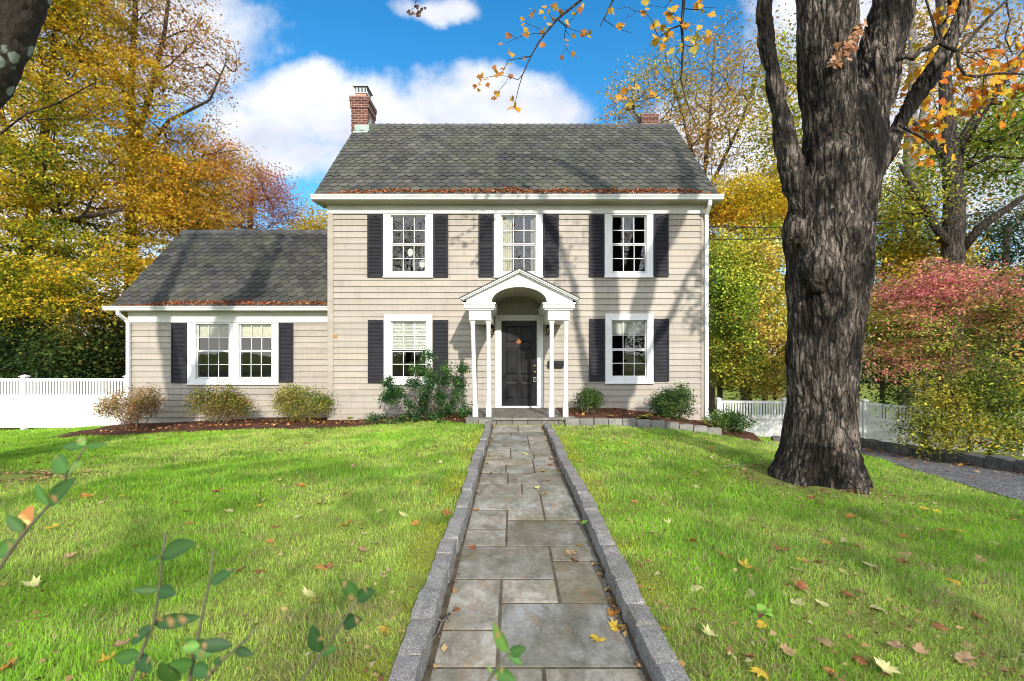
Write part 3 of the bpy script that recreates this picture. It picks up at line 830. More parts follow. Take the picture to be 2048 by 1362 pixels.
# bluestone porch slab on a low stone riser
r = MB(); rg = np.random.default_rng(11)
sl = [(-.99, .02, 10.33, 11.1), (.025, 1.375, 10.33, 11.1), (-.99, -.4, 11.105, YW-.03), (-.395, .55, 11.105, YW-.03), (.555, 1.375, 11.105, YW-.03)]
for a, b, c_, d_ in sl:
    r.cc = tuple(np.array((1, 1, 1))*(.62+.2*rg.random())); r.box(a, b, c_, d_, .10, .142, 0, .006)
porch = r.build('porch_floor', M['bluestone'], house, col=True)
r = MB(); x = -1.0
while x < 1.36:
    w_ = .28+.1*rg.random(); r.cc = tuple(np.array((1, .97, .92))*(.65+.3*rg.random())); r.box(x, min(x+w_-.008, 1.37), 10.37, 10.6, -.12, .098, 0, .01); x += w_
r.build('porch_riser', M['granite'], porch, col=True)

# ---- chimneys
def chimney(x0, x1, y0, y1, z0, z1, flue=True):
    r = MB(); r.box(x0, x1, y0, y1, z0, z1-.36)
    r.box(x0-.025, x1+.025, y0-.025, y1+.025, z1-.359, z1-.15, 0); r.box(x0-.045, x1+.045, y0-.045, y1+.045, z1-.149, z1, 0)
    c = r.build('chimney', M['brick'], house)
    return c
c = chimney(-4.95, -4.44, 14.88, 15.68, 4.5, 9.43); c['label'] = 'red brick chimney with grey metal cap at the gable end'
r = MB(); r.box(-4.87, -4.53, 15.02, 15.5, 9.431, 9.60, 0, .01); r.build('flue', M['clay'], c)
r = MB(); r.box(-4.93, -4.47, 14.95, 15.57, 9.80, 9.83, 0, .004)
for q in np.linspace(-4.875, -4.525, 9): r.box(q-.008, q+.008, 15.01, 15.02, 9.602, 9.80); r.box(q-.008, q+.008, 15.5, 15.51, 9.602, 9.80)
for q in np.linspace(15.04, 15.48, 10): r.box(-4.88, -4.87, q-.008, q+.008, 9.602, 9.80); r.box(-4.53, -4.52, q-.008, q+.008, 9.602, 9.80)
r.box(-4.885, -4.515, 15.0, 15.52, 9.6015, 9.63, 0, .003)
r.build('chimney_cap', M['steel'], c)
r = MB()
for i, (ya, yb) in enumerate(((14.84, 15.0), (15.0, 15.16))): pass
zr = lambda y: EAVE_Z+(y-EAVE_Y)*(RIDGE_Z-EAVE_Z)/(RIDGE_Y-EAVE_Y)
r.box(RX0+.02, -4.40, 14.862, 14.879, zr(14.86)-.02, zr(14.86)+.17); r.quad((RX0+.02, 14.66, zr(14.66)+.03), (-4.38, 14.66, zr(14.66)+.03), (-4.38, 14.861, zr(14.86)+.03), (RX0+.02, 14.861, zr(14.86)+.03))
for i in range(4):
    ya = 14.9+i*.085; r.box(-4.437, -4.425, ya, ya+.084, zr(ya), zr(ya)+.2+.0*i)
r.build('flashing', M['copper_green'], c)
c = chimney(4.30, 4.80, 15.95, 16.5, 7.0, 9.40); c['label'] = 'short brick chimney top showing behind the roof ridge'

# ---- things fixed or hung on the house
def lantern(x, z, label):
    t = empty('wall_lantern', (x, YW-.03, z), label, 'wall lantern')
    r = MB(); r.box(x-.045, x+.045, YW-.045, YW-.022, z-.11, z+.11, 0, .008); r.tube([(x, YW-.04, z+.05), (x, YW-.09, z+.12), (x, YW-.14, z+.10)], .008, 6); r.build('back_plate', M['brass'], t)
    r = MB(); cy = YW-.14
    r.lathe(x, cy, [(.004, z+.13), (.02, z+.12), (.03, z+.10), (.065, z+.06), (.06, z+.055)], 12); r.lathe(x, cy, [(.035, z-.115), (.04, z-.11), (.035, z-.10), (.02, z-.13)], 12)
    for q in range(6):
        a = q*math.pi/3; r.tube([(x+.036*math.cos(a), cy+.036*math.sin(a), z-.105), (x+.056*math.cos(a), cy+.056*math.sin(a), z+.06)], .004, 5)
    r.build('cage', M['black_metal'], t)
    r = MB(); r.lathe(x, cy, [(.033, z-.1), (.053, z+.055)], 12); r.build('lamp_glass', M['window_glass'], t)
lantern(-.50, fz(661), 'black and brass wall lantern between doorway and inner porch column, far from the mailbox')
lantern(fx(1095), fz(661), 'black and brass wall lantern above the mailbox')
t = empty('mailbox', (1.1, YW-.06, 1.25), 'black metal mailbox mounted on the clapboards behind the porch columns', 'mailbox')
r = MB(); x0, x1, z0, z1 = fx(1096), fx(1127), fz(734.5), fz(722)
r.add([(x, y, z) for x in (x0, x1) for y, z in ((YW-.02, z0), (YW-.15, z0+.01), (YW-.16, z1-.06), (YW-.02, z1))], [(0, 1, 2, 3), (7, 6, 5, 4), (0, 4, 5, 1), (1, 5, 6, 2), (2, 6, 7, 3), (3, 7, 4, 0)])
r.build('box', M['black_metal'], t)
r = MB(); r.add([(x, y, z) for x in (x0-.008, x1+.008) for y, z in ((YW-.17, z1-.075), (YW-.172, z1-.06), (YW-.02, z1+.012), (YW-.02, z1+.002))], [(0, 1, 2, 3), (7, 6, 5, 4), (0, 4, 5, 1), (1, 5, 6, 2), (2, 6, 7, 3), (3, 7, 4, 0)])
r.build('lid', M['black_metal'], t)
t = empty('key_lockbox', (hx, yd-.06, .93), 'grey key lockbox hanging from the brass front door knob', 'lockbox')
r = MB(); r.box(hx-.045, hx+.045, yd-.075, yd-.03, .80, .93, 0, .012); r.build('body', M['steel'], t)
r = MB(); r.tube([(hx-.025, yd-.05, .925), (hx-.027, yd-.05, 1.0), (hx-.015, yd-.05, 1.035), (hx+.015, yd-.05, 1.035), (hx+.027, yd-.05, 1.0), (hx+.025, yd-.05, .925)], .006, 6); r.build('shackle', M['black_metal'], t, smooth=True)
r = MB(); r.box(hx-.03, hx+.03, yd-.08, yd-.0755, .825, .90, 0, .002); r.build('dial_cover', M['black_metal'], t)
# dried leaf ornament on the door
def maple_outline():
    h = [(0, 0), (.10, .03), (.30, -.07), (.27, .09), (.56, .22), (.41, .32), (.52, .56), (.31, .49), (.20, .52), (.24, .76), (.11, .71), (0, 1.0)]
    return np.array(h+[(-x, y) for x, y in h[-2:0:-1]])
MO = maple_outline()
def leaf_fan(scale, curl=.1, seed=0, stem=.5):
    """one maple leaf lying in XY, slightly cupped; returns V,F"""
    rg = np.random.default_rng(seed); p = MO.copy(); p[:, 1] -= .38
    p = p*(1+.08*rg.normal(size=p.shape)); z = curl*(np.sum(p**2, 1))+.10*rg.normal()*p[:, 0]+.08*rg.normal()*p[:, 0]*p[:, 1]+.03*rg.normal(size=len(p))
    V = np.concatenate([[[0, 0, 0]], np.c_[p, z]])*scale
    n = len(p); F = [(0, 1+i, 1+(i+1) % n) for i in range(n)]
    if stem:
        s = np.array([[-.012, -.38, .0], [.012, -.38, 0], [.03, -.38-stem, .05], [.01, -.38-stem, .05]])*scale; b = len(V); V = np.concatenate([V, s]); F += [(b, b+1, b+2), (b, b+2, b+3)]
    return V, np.array(F)
V, F = leaf_fan(.13, -.25, 4)
V2 = np.c_[V[:, 0]+fx(1037.5), yd-.012-V[:, 2]*.5, V[:, 1]+fz(683)]
o = mesh_np('door_ornament', V2, F, M['dry_leaf'], col=np.tile((.42, .16, .06), (len(V2), 1)), loc=(fx(1037.5), yd, fz(683))); tag(o, 'rust coloured leaf ornament on the black front door', 'door ornament')
V, F = leaf_fan(.10, -.25, 5)
V2 = np.c_[V[:, 0]+fx(671.5), YW-.045-V[:, 2]*.5, V[:, 1]+fz(672)]
o = mesh_np('dry_leaf', V2, F, M['dry_leaf'], col=np.tile((.5, .25, .06), (len(V2), 1)), loc=(fx(671.5), YW, fz(672))); tag(o, 'small orange leaf stuck to the clapboards near the wing corner', 'leaf')
# two round ornaments behind the upstairs pane
for cx, cz_, lb in ((818.5, 503, 'white round ornament behind upstairs panes, higher of two'), (842.5, 526, 'white round ornament behind upstairs panes, lower of two')):
    r = MB(); X, Z, Yo = fx(cx), fz(cz_), YW+.14
    ring = [(.001, -.012), (.045, -.012), (.06, -.016), (.078, -.01), (.082, 0), (.001, 0.002)]
    r.lathe(0, 0, ring, 20); r.v = [(X+x*.95, Yo+z, Z+y*1.3) for x, y, z in r.v]
    r.tube([(X, Yo, Z+.1), (X, Yo, fz(489))], .002, 4)
    o = r.build('hanging_ornament', M['ornament_white'], None, (X, Yo, Z), smooth=True); tag(o, lb, 'ornament')
# utility meter on the far side wall
t = empty('electric_meter', (XR+.1, 13.1, .7), 'pale grey electric meter on the house side behind the downspout', 'electric meter')
mx_, my_ = XR+.02, 13.1
r = MB(); r.box(mx_, mx_+.12, my_-.12, my_+.12, .5, .85, 0, .012); r.tube([(mx_+.06, my_, .85), (mx_+.06, my_, 3.9)], .022, 8); r.build('meter_box', M['utility_grey'], t)
r = MB(); r.lathe(0, 0, [(.085, 0), (.085, .05), (.07, .09), (.03, .1), (.001, .1)], 16); r.v = [(mx_+.12+z, my_+x, .68+y) for x, y, z in r.v]; r.build('meter_dial', M['utility_grey'], t, smooth=True)
# ================================================================== SITE
def unit(v): return v/(np.linalg.norm(v, axis=-1, keepdims=True)+1e-9)
def ground_hit(px, py):
    z = 0.
    for _ in range(30):
        Y = (CAMZ-z)*FPX/(py-HOR); z = .5*z+.5*g1((px-1024)*Y/FPX, Y)
    return np.array([(px-1024)*Y/FPX, Y, z])
PX0, PX1, PY1 = -.40, .645, 10.33     # path
def bed_front(x):   # front edge of the left mulch bed
    x = np.asarray(x, float)
    return np.where(x > -2.4, 10.46+.80*sst(-x, .95, 2.4), 11.26-.045*np.clip(-x-2.4, 0, 9)) + .05*np.sin(x*3.1)+.03*np.sin(x*7.7)
def drive_in(y):
    return np.interp(y, [-6, 0, 3, 5.35, 7.65, 10, 12.5, 18], [4.2, 4.45, 5.0, 5.67, 6.4, 7.36, 8.2, 9.6])
def drive_out(y): return np.interp(y, [-6, 0, 5, 8, 12, 18], [7.6, 8.0, 8.4, 8.5, 8.85, 10.6])
TREE_R = (3.60, 6.05); TREE_L = (-7.75, 6.2); SOIL_L = (-6.35, 5.95)
def lawn_mask(x, y):
    m = ((x < PX0-.13) | (x > PX1+.13)) | (y > PY1+.1)
    m &= ~((x < -.9) & (x > -10.3) & (y > bed_front(x)))
    m &= ~((x >= -1.05) & (x < 1.45) & (y > 10.3))
    m &= ~((x >= 1.1) & (x < 4.5) & (y > 10.2-.0*x)) & ~((x >= 4.4) & (x < 5.6) & (y > 10.35-.25*(x-4.4)))
    m &= (x < drive_in(y)) & (y < 15)
    m &= ~((x < 5.2) & (y > 12.2) & (x > -10.3))
    return m
# ground sheet, dense near the house and reaching the horizon
xs = np.unique(np.concatenate([np.linspace(-14, 13, 136), [PX0-.135, PX0-.06, PX0+.0, PX1, PX1+.06, PX1+.135], [-400, -200, -100, -60, -40, -28, -20, -17, 16, 20, 28, 40, 60, 100, 200, 400]]))
ys = np.unique(np.concatenate([np.linspace(-4, 18, 111), [10.30, 10.36], [-400, -200, -100, -60, -40, -25, -18, -12, -8, -6, 20, 24, 30, 40, 60, 100, 200, 400]]))
X, Y = np.meshgrid(xs, ys); Z = G(X, Y)
inpath = (X > PX0-.1) & (X < PX1+.1) & (Y < PY1+.02)
Z[inpath] = -.07
dri = sst(X, drive_in(Y)-.05, drive_in(Y)+.15)*sst(-X, -drive_out(Y)-.5, -drive_out(Y))
Z = Z-.05*dri
nx, ny = len(xs), len(ys)
F = np.array([(j*nx+i, j*nx+i+1, (j+1)*nx+i+1, (j+1)*nx+i) for j in range(ny-1) for i in range(nx-1)])
o = mesh_np('lawn_ground', np.c_[X.ravel(), Y.ravel(), Z.ravel()], F, M['lawn_soil'], smooth=True); tag(o, kind='structure')
def strip(name, xin, xout, y0, y1, n, m, mat, dz, amp=0, lab=None):
    ys_ = np.linspace(y0, y1, n); V = []
    for y in ys_:
        for k in range(m+1):
            t = k/m; x = xin(y)*(1-t)+xout(y)*t; V.append((x, y, 0))
    V = np.array(V); V[:, 2] = G(V[:, 0], V[:, 1])+dz
    if amp: V[:, 2] += amp*(fbm(V*np.array([9, 9, 1]), 3, 5)-.5)
    F = np.array([(j*(m+1)+i, j*(m+1)+i+1, (j+1)*(m+1)+i+1, (j+1)*(m+1)+i) for j in range(n-1) for i in range(m)])
    o = mesh_np(name, V, F, mat, smooth=True); return tag(o, kind='structure')
strip('driveway', lambda y: drive_in(y)+.02, lambda y: drive_out(y)+.1, -6, 17.5, 120, 14, M['gravel'], .018, .012)
strip('road', lambda y: -60., lambda y: 60., -12, -5.2, 6, 60, M['asphalt'], .03)
# dark edging stones flush along the lawn side of the drive
# mulch beds
def bed(x0, x1, yf, yb, n, m, dz, amp, seed):
    xs_ = np.linspace(x0, x1, n); V = []
    for x in xs_:
        a, b = float(yf(x)), float(yb(x))
        for k in range(m+1):
            t = k/m; V.append((x, a*(1-t)+b*t, t))
    V = np.array(V); t = V[:, 2].copy()
    V[:, 2] = G(V[:, 0], V[:, 1])+dz*np.minimum(1, t*5)-.01*(t == 0)+amp*(fbm(V*np.array([7, 7, 0]), 4, seed)-.5)*np.minimum(1, t*6)
    F = np.array([(j*(m+1)+i, j*(m+1)+i+1, (j+1)*(m+1)+i+1, (j+1)*(m+1)+i) for j in range(n-1) for i in range(m)])
    o = mesh_np('mulch_bed', V, F, M['mulch'], smooth=True); return tag(o, kind='structure')
bed(-10.6, -.95, bed_front, lambda x: 12.35 if x > -4.6 else 12.98, 180, 24, .05, .05, 1)
bed(1.12, 5.3, lambda x: 10.38 if x < 4.3 else 10.38-.2*(x-4.3), lambda x: 12.35, 80, 24, .16, .04, 2)
# ---- path of bluestone slabs
rows = [(1.55, 1.98, [0, .42, 1]), (1.98, 2.37, [0, .53, 1])]
cells = [(a, b, u[i], u[i+1]) for a, b, u in rows for i in range(len(u)-1)]
cells += [(0.2, .75, 0, .6), (.2, .75, .6, 1), (.75, 1.55, 0, .45), (.75, 1.55, .45, 1)]
cells += [(2.37, 2.69, 0, .31), (2.69, 3.29, 0, .31), (2.37, 2.98, .31, 1), (2.98, 3.29, .31, .67), (2.98, 3.58, .67, 1), (3.29, 3.86, 0, .67), (3.58, 3.86, .67, 1),
          (3.86, 4.22, 0, .335), (4.22, 4.74, 0, .335), (3.86, 4.45, .335, 1), (4.45, 4.74, .335, .68), (4.45, 5.27, .68, 1), (4.74, 5.27, 0, .68),
          (5.27, 5.68, 0, .49), (5.27, 5.68, .49, 1), (5.68, 5.95, 0, .33), (5.95, 6.19, 0, .33), (5.68, 6.19, .33, 1), (6.19, 6.66, 0, .3), (6.19, 6.66, .3, .67), (6.19, 7.02, .67, 1), (6.66, 7.02, 0, .67),
          (7.02, 7.74, 0, .36), (7.02, 7.4, .36, .7), (7.4, 7.74, .36, 1), (7.02, 7.4, .7, 1), (7.74, 8.95, 0, .66), (7.74, 8.95, .66, 1), (8.95, 9.37, 0, .36), (8.95, 9.37, .36, 1), (9.37, 10.32, 0, .5), (9.37, 10.32, .5, 1)]
mb = MB(); rg = np.random.default_rng(3)
for a, b, u0, u1 in cells:
    k = .72+.42*rg.random(); w = rg.normal(0, .03)
    mb.cc = (k*(1+w), k*.985, k*(.93-w*1.3)); g = .010
    x0 = PX0+.012+(PX1-PX0-.024)*u0+g*(u0 > 0); x1 = PX0+.012+(PX1-PX0-.024)*u1-g*(u1 < 1)
    dz = np.abs(rg.normal(0, .0012, 4)); n0 = len(mb.v)
    mb.box(x0, x1, a+g, b-g, -.05, .0055, 0, .002)
    for q in range(n0, len(mb.v)):
        x, y, z = mb.v[q]
        if z > -.02:
            tx = (x-x0)/(x1-x0); ty = (y-a)/(b-a)
            mb.v[q] = (x, y, z+dz[0]*(1-tx)*(1-ty)+dz[1]*tx*(1-ty)+dz[2]*(1-tx)*ty+dz[3]*tx*ty)
o = mb.build('path', M['bluestone'], None, col=True); tag(o, kind='structure')
mb = MB(); mb.quad((PX0-.12, 0, .0035), (PX1+.12, 0, .0035), (PX1+.12, 10.36, .0035), (PX0-.12, 10.36, .0035))
o = mb.build('path_joints', M['joint_soil']); tag(o, kind='structure')
# ---- rough cut stone blocks
def rblock(mb, c, d, yaw=0, rad=.02, amp=.012, seed=0, n=(4, 7, 4), freq=14):
    hx_, hy_, hz_ = d[0]/2, d[1]/2, d[2]/2; ca, sa = math.cos(yaw), math.sin(yaw); H = np.array([hx_, hy_, hz_]); rad = min(rad, .45*min(H))
    for ax in range(3):
        o1, o2 = [a for a in range(3) if a != ax]
        for sg in (-1, 1):
            if ax == 2 and sg < 0: continue
            A, B = n[o1], n[o2]; P = np.zeros(((A+1)*(B+1), 3))
            gg = np.array([(i, j) for i in range(A+1) for j in range(B+1)])
            P[:, o1] = (gg[:, 0]/A*2-1)*H[o1]; P[:, o2] = (gg[:, 1]/B*2-1)*H[o2]; P[:, ax] = sg*H[ax]
            I = np.clip(P, -(H-rad), H-rad); dd = P-I; P = I+rad*unit(dd)*np.minimum(1, np.linalg.norm(dd, axis=1, keepdims=True)/rad)
            Q = P*freq+seed*7.31
            P = P+amp*2*(np.stack([fbm(Q+11.3*k, 3, k) for k in range(3)], 1)-.5)
            W = np.stack([c[0]+P[:, 0]*ca-P[:, 1]*sa, c[1]+P[:, 0]*sa+P[:, 1]*ca, c[2]+P[:, 2]], 1)
            mb.add(W, [(i*(B+1)+j, (i+1)*(B+1)+j, (i+1)*(B+1)+j+1, i*(B+1)+j+1) for i in range(A) for j in range(B)])
def kerb(xc, y0, y1, seed, label):
    mb = MB(); rg = np.random.default_rng(seed); y = y0; k = 0
    while y < y1:
        L = .19+.15*rg.random(); t = .85+.3*rg.random(); mb.cc = (t*1.04*(1+rg.normal(0, .015)), t, t*.97*(1+rg.normal(0, .02)))
        zt = .125+.007*rg.normal()-.015*(y > 8)
        wob = .012*math.sin(y*1.7)+.004*rg.normal()
        n = (5, 8, 5) if y < 5 else (3, 4, 3)
        rblock(mb, (xc+wob, y+L/2, zt-.16), (.125+.008*rg.normal(), L+.004, .32), rg.normal(0, .012), .016, .012, seed*50+k, n); y += L; k += 1
    o = mb.build('granite_kerb', M['granite'], None, (xc, y0, 0), smooth=True, col=True)
    return tag(o, label, 'kerb')
kerb(PX0-.075, .9, 10.1, 1, 'granite block kerb between the path and the lawn of the low wing')
kerb(PX1+.075, .9, 9.75, 2, 'granite block kerb between the path and the big maple lawn')
def edging(pts, seed, label, h=.17, d=.16, zoff=.0, L0=.25, name='stone_edging', mat='granite', amp=.008, rad=.015):
    mb = MB(); rg = np.random.default_rng(seed); P = [np.array(p, float) for p in pts]; k = 0
    for a, b in zip(P[:-1], P[1:]):
        Ls = np.linalg.norm(b-a); n = max(1, int(Ls/L0)); yaw = math.atan2(*(b-a)[::-1])
        for i in range(n):
            c = a+(b-a)*(i+.5)/n; t = .7+.4*rg.random(); mb.cc = (t, t*.98, t*.93)
            rblock(mb, (c[0], c[1]+rg.normal(0, .008), g1(*c)+zoff+h/2-.06+rg.normal(0, .006)), (Ls/n-.008, d, h+.10), yaw, rad, amp, seed*40+k, (5, 3, 4)); k += 1
    o = mb.build(name, M[mat], None, (*P[0], g1(*P[0])), smooth=True, col=True); return tag(o, label, 'stone edging')
edging([(1.13, 10.3), (4.47, 10.36)], 5, 'row of grey granite blocks edging the planting bed under the lower window', .17, .15, .0, .29)
edging([(1.12, 10.17), (2.9, 10.2), (4.5, 10.24), (5.0, 10.15), (5.5, 9.95)], 6, 'thin flush stone strip at the foot of the granite block row', .05, .10, -.02, .4)
edging([(-.98, 10.38), (-.42, 10.32)], 8, 'short granite block edging beside the porch step and holly', .14, .16, .0, .28)
edging([(8.45, 5.2), (8.46, 8), (8.82, 12), (9.3, 14)], 9, 'low dark fieldstone wall along the far edge of the driveway', .24, .3, .0, .55, 'stone_wall', 'dark_fieldstone', .03, .04)['category'] = 'stone wall'
edging([(float(drive_in(y))+.03, y) for y in (3.0, 5.35, 7.65, 10, 12)], 10, 'flat dark stone strip between lawn and gravel driveway', .03, .16, -.02, .7, 'stone_edging', 'dark_fieldstone', .01, .02)
edging([(6.2, 11.55), (7.0, 11.3)], 12, 'dark low stones in front of the fence gap behind the maple', .16, .25, .0, .4, 'stone_edging', 'dark_fieldstone', .02, .03)

# ---- fences
def fence(posts, label, ztop, zbot, slat_gap=.082):
    root = empty('white_fence', (posts[0][0], posts[0][1], zbot), label, 'fence')
    P = [np.array(p, float) for p in posts]
    for p in P:
        mb = MB(); a = .062; zb = min(zbot, g1(*p))-.1
        mb.box(p[0]-a, p[0]+a, p[1]-a, p[1]+a, zb, ztop+.03, 0, .005)
        mb.box(p[0]-a-.025, p[0]+a+.025, p[1]-a-.025, p[1]+a+.025, ztop+.031, ztop+.058, 0, .005)
        c = (p[0], p[1], ztop+.12); q = a+.02
        V = [(p[0]+sx*q, p[1]+sy*q, ztop+.0585) for sx, sy in ((-1, -1), (1, -1), (1, 1), (-1, 1))]+[(p[0], p[1], ztop+.10)]
        mb.add(V, [(0, 1, 4), (1, 2, 4), (2, 3, 4), (3, 0, 4)]); mb.build('post', M['vinyl_white'], root)
    for a, b in zip(P[:-1], P[1:]):
        L = np.linalg.norm(b-a); t = (b-a)/L; nrm = np.array([-t[1], t[0]]); mb = MB(); off = .064
        def bx(u0, u1, w, z0, z1):
            V = [(*(a+t*u+nrm*s*w), z) for u in (u0, u1) for s in (-1, 1) for z in (z0, z1)]
            mb.add(V, [(0, 1, 3, 2), (4, 6, 7, 5), (0, 4, 5, 1), (2, 3, 7, 6), (0, 2, 6, 4), (1, 5, 7, 3)])
        H = ztop-zbot
        bx(off, L-off, .025, ztop-.085, ztop-.005); bx(off, L-off, .027, ztop-.085-.36-.13, ztop-.085-.36); bx(off, L-off, .027, zbot+.03, zbot+.15)
        bx(off, L-off, .014, zbot+.151, ztop-.576)
        u = off+.2
        n = int((L-2*off)/slat_gap); s = (L-2*off)/n
        for i in range(n): bx(off+s*(i+.2), off+s*(i+.8), .012, ztop-.444, ztop-.086)
        k = 8; w = (L-2*off)/k
        for i in range(1, k): bx(off+w*i-.003, off+w*i+.003, .0155, zbot+.152, ztop-.577)
        fix_normals(mb.build('panel', M['vinyl_white'], root))
    return root
fence([(-10.34, 13.03), (-13.1, 13.0), (-15.8, 13.0), (-18.5, 13.0)], 'white vinyl fence with open slat top beside the low wing', .86, -.50)
fence([(6.52, 15.27), (8.5, 15.1), (10.75, 14.75), (12.25, 11.6), (13.6, 8.8)], 'white vinyl fence with open slat top down behind the big maple', .04, -1.30)

# ---- leaf geometry
def leaf_quads(C, size, rg, up=.6, asp=.62, fold=.22, outdir=None):
    n = len(C); size = np.broadcast_to(size, (n,)) if np.ndim(size) else np.full(n, size)
    size = size*(.5+.95*rg.random(n)**1.4)
    nr = unit(np.c_[rg.normal(size=(n, 2)), np.abs(rg.normal(size=n))+.0]*(1-up)+np.array([0, 0, up]))
    d = rg.normal(size=(n, 3)); d[:, 2] -= .5
    if outdir is not None: d = d*.7+outdir
    d = unit(d-nr*np.sum(d*nr, 1, keepdims=True)); s = np.cross(nr, d)
    L = size[:, None]; W = L*asp*.5
    V = np.empty((n, 4, 3)); f = fold*L*.5
    V[:, 0] = C-d*L*.5; V[:, 1] = C+s*W+nr*f-d*L*.05; V[:, 2] = C+d*L*.5; V[:, 3] = C-s*W+nr*f-d*L*.05
    F = np.arange(4*n).reshape(n, 4)
    return V.reshape(-1, 3), F
def colors(n, pal, rg, mixn=None, jit=.18):
    pal = np.array(pal); k = len(pal)
    t = rg.random(n) if mixn is None else np.clip(mixn+.22*rg.normal(size=n), 0, .999)
    x = t*(k-1) if mixn is not None else None
    if mixn is not None:
        i = np.floor(x).astype(int); i = np.clip(i, 0, k-2); f = (x-i)[:, None]; c = pal[i]*(1-f)+pal[i+1]*f
    else: c = pal[np.floor(t*k).astype(int)]
    return np.clip(c*(1+jit*rg.normal(size=(n, 1)))*(1+.06*rg.normal(size=(n, 3))), .003, 1)

# ---- grass
def grass():
    rg = np.random.default_rng(21); out = []
    for (y0, y1, dens, w, lmul) in ((.9, 1.9, 5000, .0040, 1.), (1.9, 3.2, 12000, .0030, 1.), (3.2, 4.6, 8000, .0038, 1.), (4.6, 7, 4400, .0058, 1.05), (7, 10, 2100, .0095, 1.1), (10, 14.5, 1300, .013, 1.1)):
        xm = 1.10*y1+2.6; A = 2*xm*(y1-y0); n = int(A*dens)
        x = rg.uniform(-xm, xm, n); y = rg.uniform(y0, y1, n)
        k = (rg.random(n) < np.where(np.abs(x) < 1.10*y+.3, 1., .5)) & lawn_mask(x, y); w = np.full(n, w)*np.where(np.abs(x) < 1.10*y+.3, 1., 1.5)
        # bare soil round the two trunks, thin patches
        pn = fbm(np.c_[x*1.6, y*1.6, x*0], 3, 31)
        dR = np.hypot(x-TREE_R[0], (y-TREE_R[1])); dL = np.hypot((x-SOIL_L[0])*.8, (y-SOIL_L[1])*1.5)
        keep = sst(dR, .55, 1.15)*sst(dL, .45, 1.3)*(.62+.38*sst(pn, .3, .5))
        k &= rg.random(n) < keep
        x, y = x[k], y[k]; out.append((x, y, w[k], np.full(len(x), lmul)))
    x, y, w, lm = [np.concatenate(q) for q in zip(*out)]; n = len(x)
    P = np.c_[x, y, 0*x]
    cl = fbm(P*2.6, 3, 41); pt = fbm(P*.75, 3, 43); dn = fbm(P*9, 2, 44)
    kd = np.minimum(np.abs(x-(PX0-.13)), np.abs(x-(PX1+.13))); moss = sst(-kd, -.34, -.08)*sst(fbm(P*2.3, 2, 51), .42, .66)*(y < 9.5)
    L = (.026+.034*sst(cl, .3, .7)+.022*rg.random(n))*lm*(1-.5*moss)
    ang = 6.283*fbm(P*1.3, 2, 47)*2.2+rg.normal(0, 1.5, n); lean = np.clip(1.0+.5*rg.normal(size=n), .1, 1.75)
    dx, dy = np.cos(ang), np.sin(ang)
    z = G(x, y)-.004
    B = np.c_[x, y, z]; D = np.c_[dx, dy, 0*x]; face = rg.uniform(0, 6.283, n); S = np.c_[np.cos(face), np.sin(face), 0*x]*(w/2)[:, None]
    up = np.array([0, 0, 1.])
    h1 = (L*.55)[:, None]; Mid = B+up*h1*np.cos(lean*.5)[:, None]+D*h1*np.sin(lean*.5)[:, None]
    Tip = Mid+up*(L*.5*np.cos(lean*1.35))[:, None]+D*(L*.5*np.sin(lean*1.35))[:, None]
    V = np.stack([B-S, B+S, Mid-S*.8, Mid+S*.8, Tip], 1).reshape(-1, 3)
    i = np.arange(n)*5
    F = np.stack([np.c_[i, i+1, i+2], np.c_[i+1, i+3, i+2], np.c_[i+2, i+3, i+4]], 1).reshape(-1, 3)
    g1_ = np.array([.32, .57, .055]); g2 = np.array([.50, .68, .13]); g3 = np.array([.18, .38, .045]); st = np.array([.58, .48, .24]); ms = np.array([.52, .54, .06])
    c = g1_+(g2-g1_)*sst(pt, .35, .65)[:, None]; c = c+(g3-c)*(sst(cl, .52, .72)*.6)[:, None]
    br = (rg.random(n) < .05+.32*sst(dn, .52, .72)*sst(pt, .33, .55)+.07*(x > .8)+.28*sst(-y, -4.2, -2.6)*sst(fbm(P*1.9, 3, 71), .45, .65)); c[br] = st*(.5+.6*rg.random((br.sum(), 1)))
    c = c+(ms-c)*(moss*.8)[:, None]
    p2 = fbm(P*3.1, 4, 61); c = c*(.88+.26*sst(p2, .3, .7))[:, None]*(.88+.2*sst(fbm(P*.5, 2, 63), .3, .7))[:, None]
    c = c*(1+.25*rg.normal(size=(n, 1))); c = np.clip(c, .01, .8)
    o = mesh_np('grass', V, F, M['blade'], col=np.repeat(c, 5, 0)); tag(o, kind='stuff', label='short green lawn grass with straw coloured flecks')
grass()
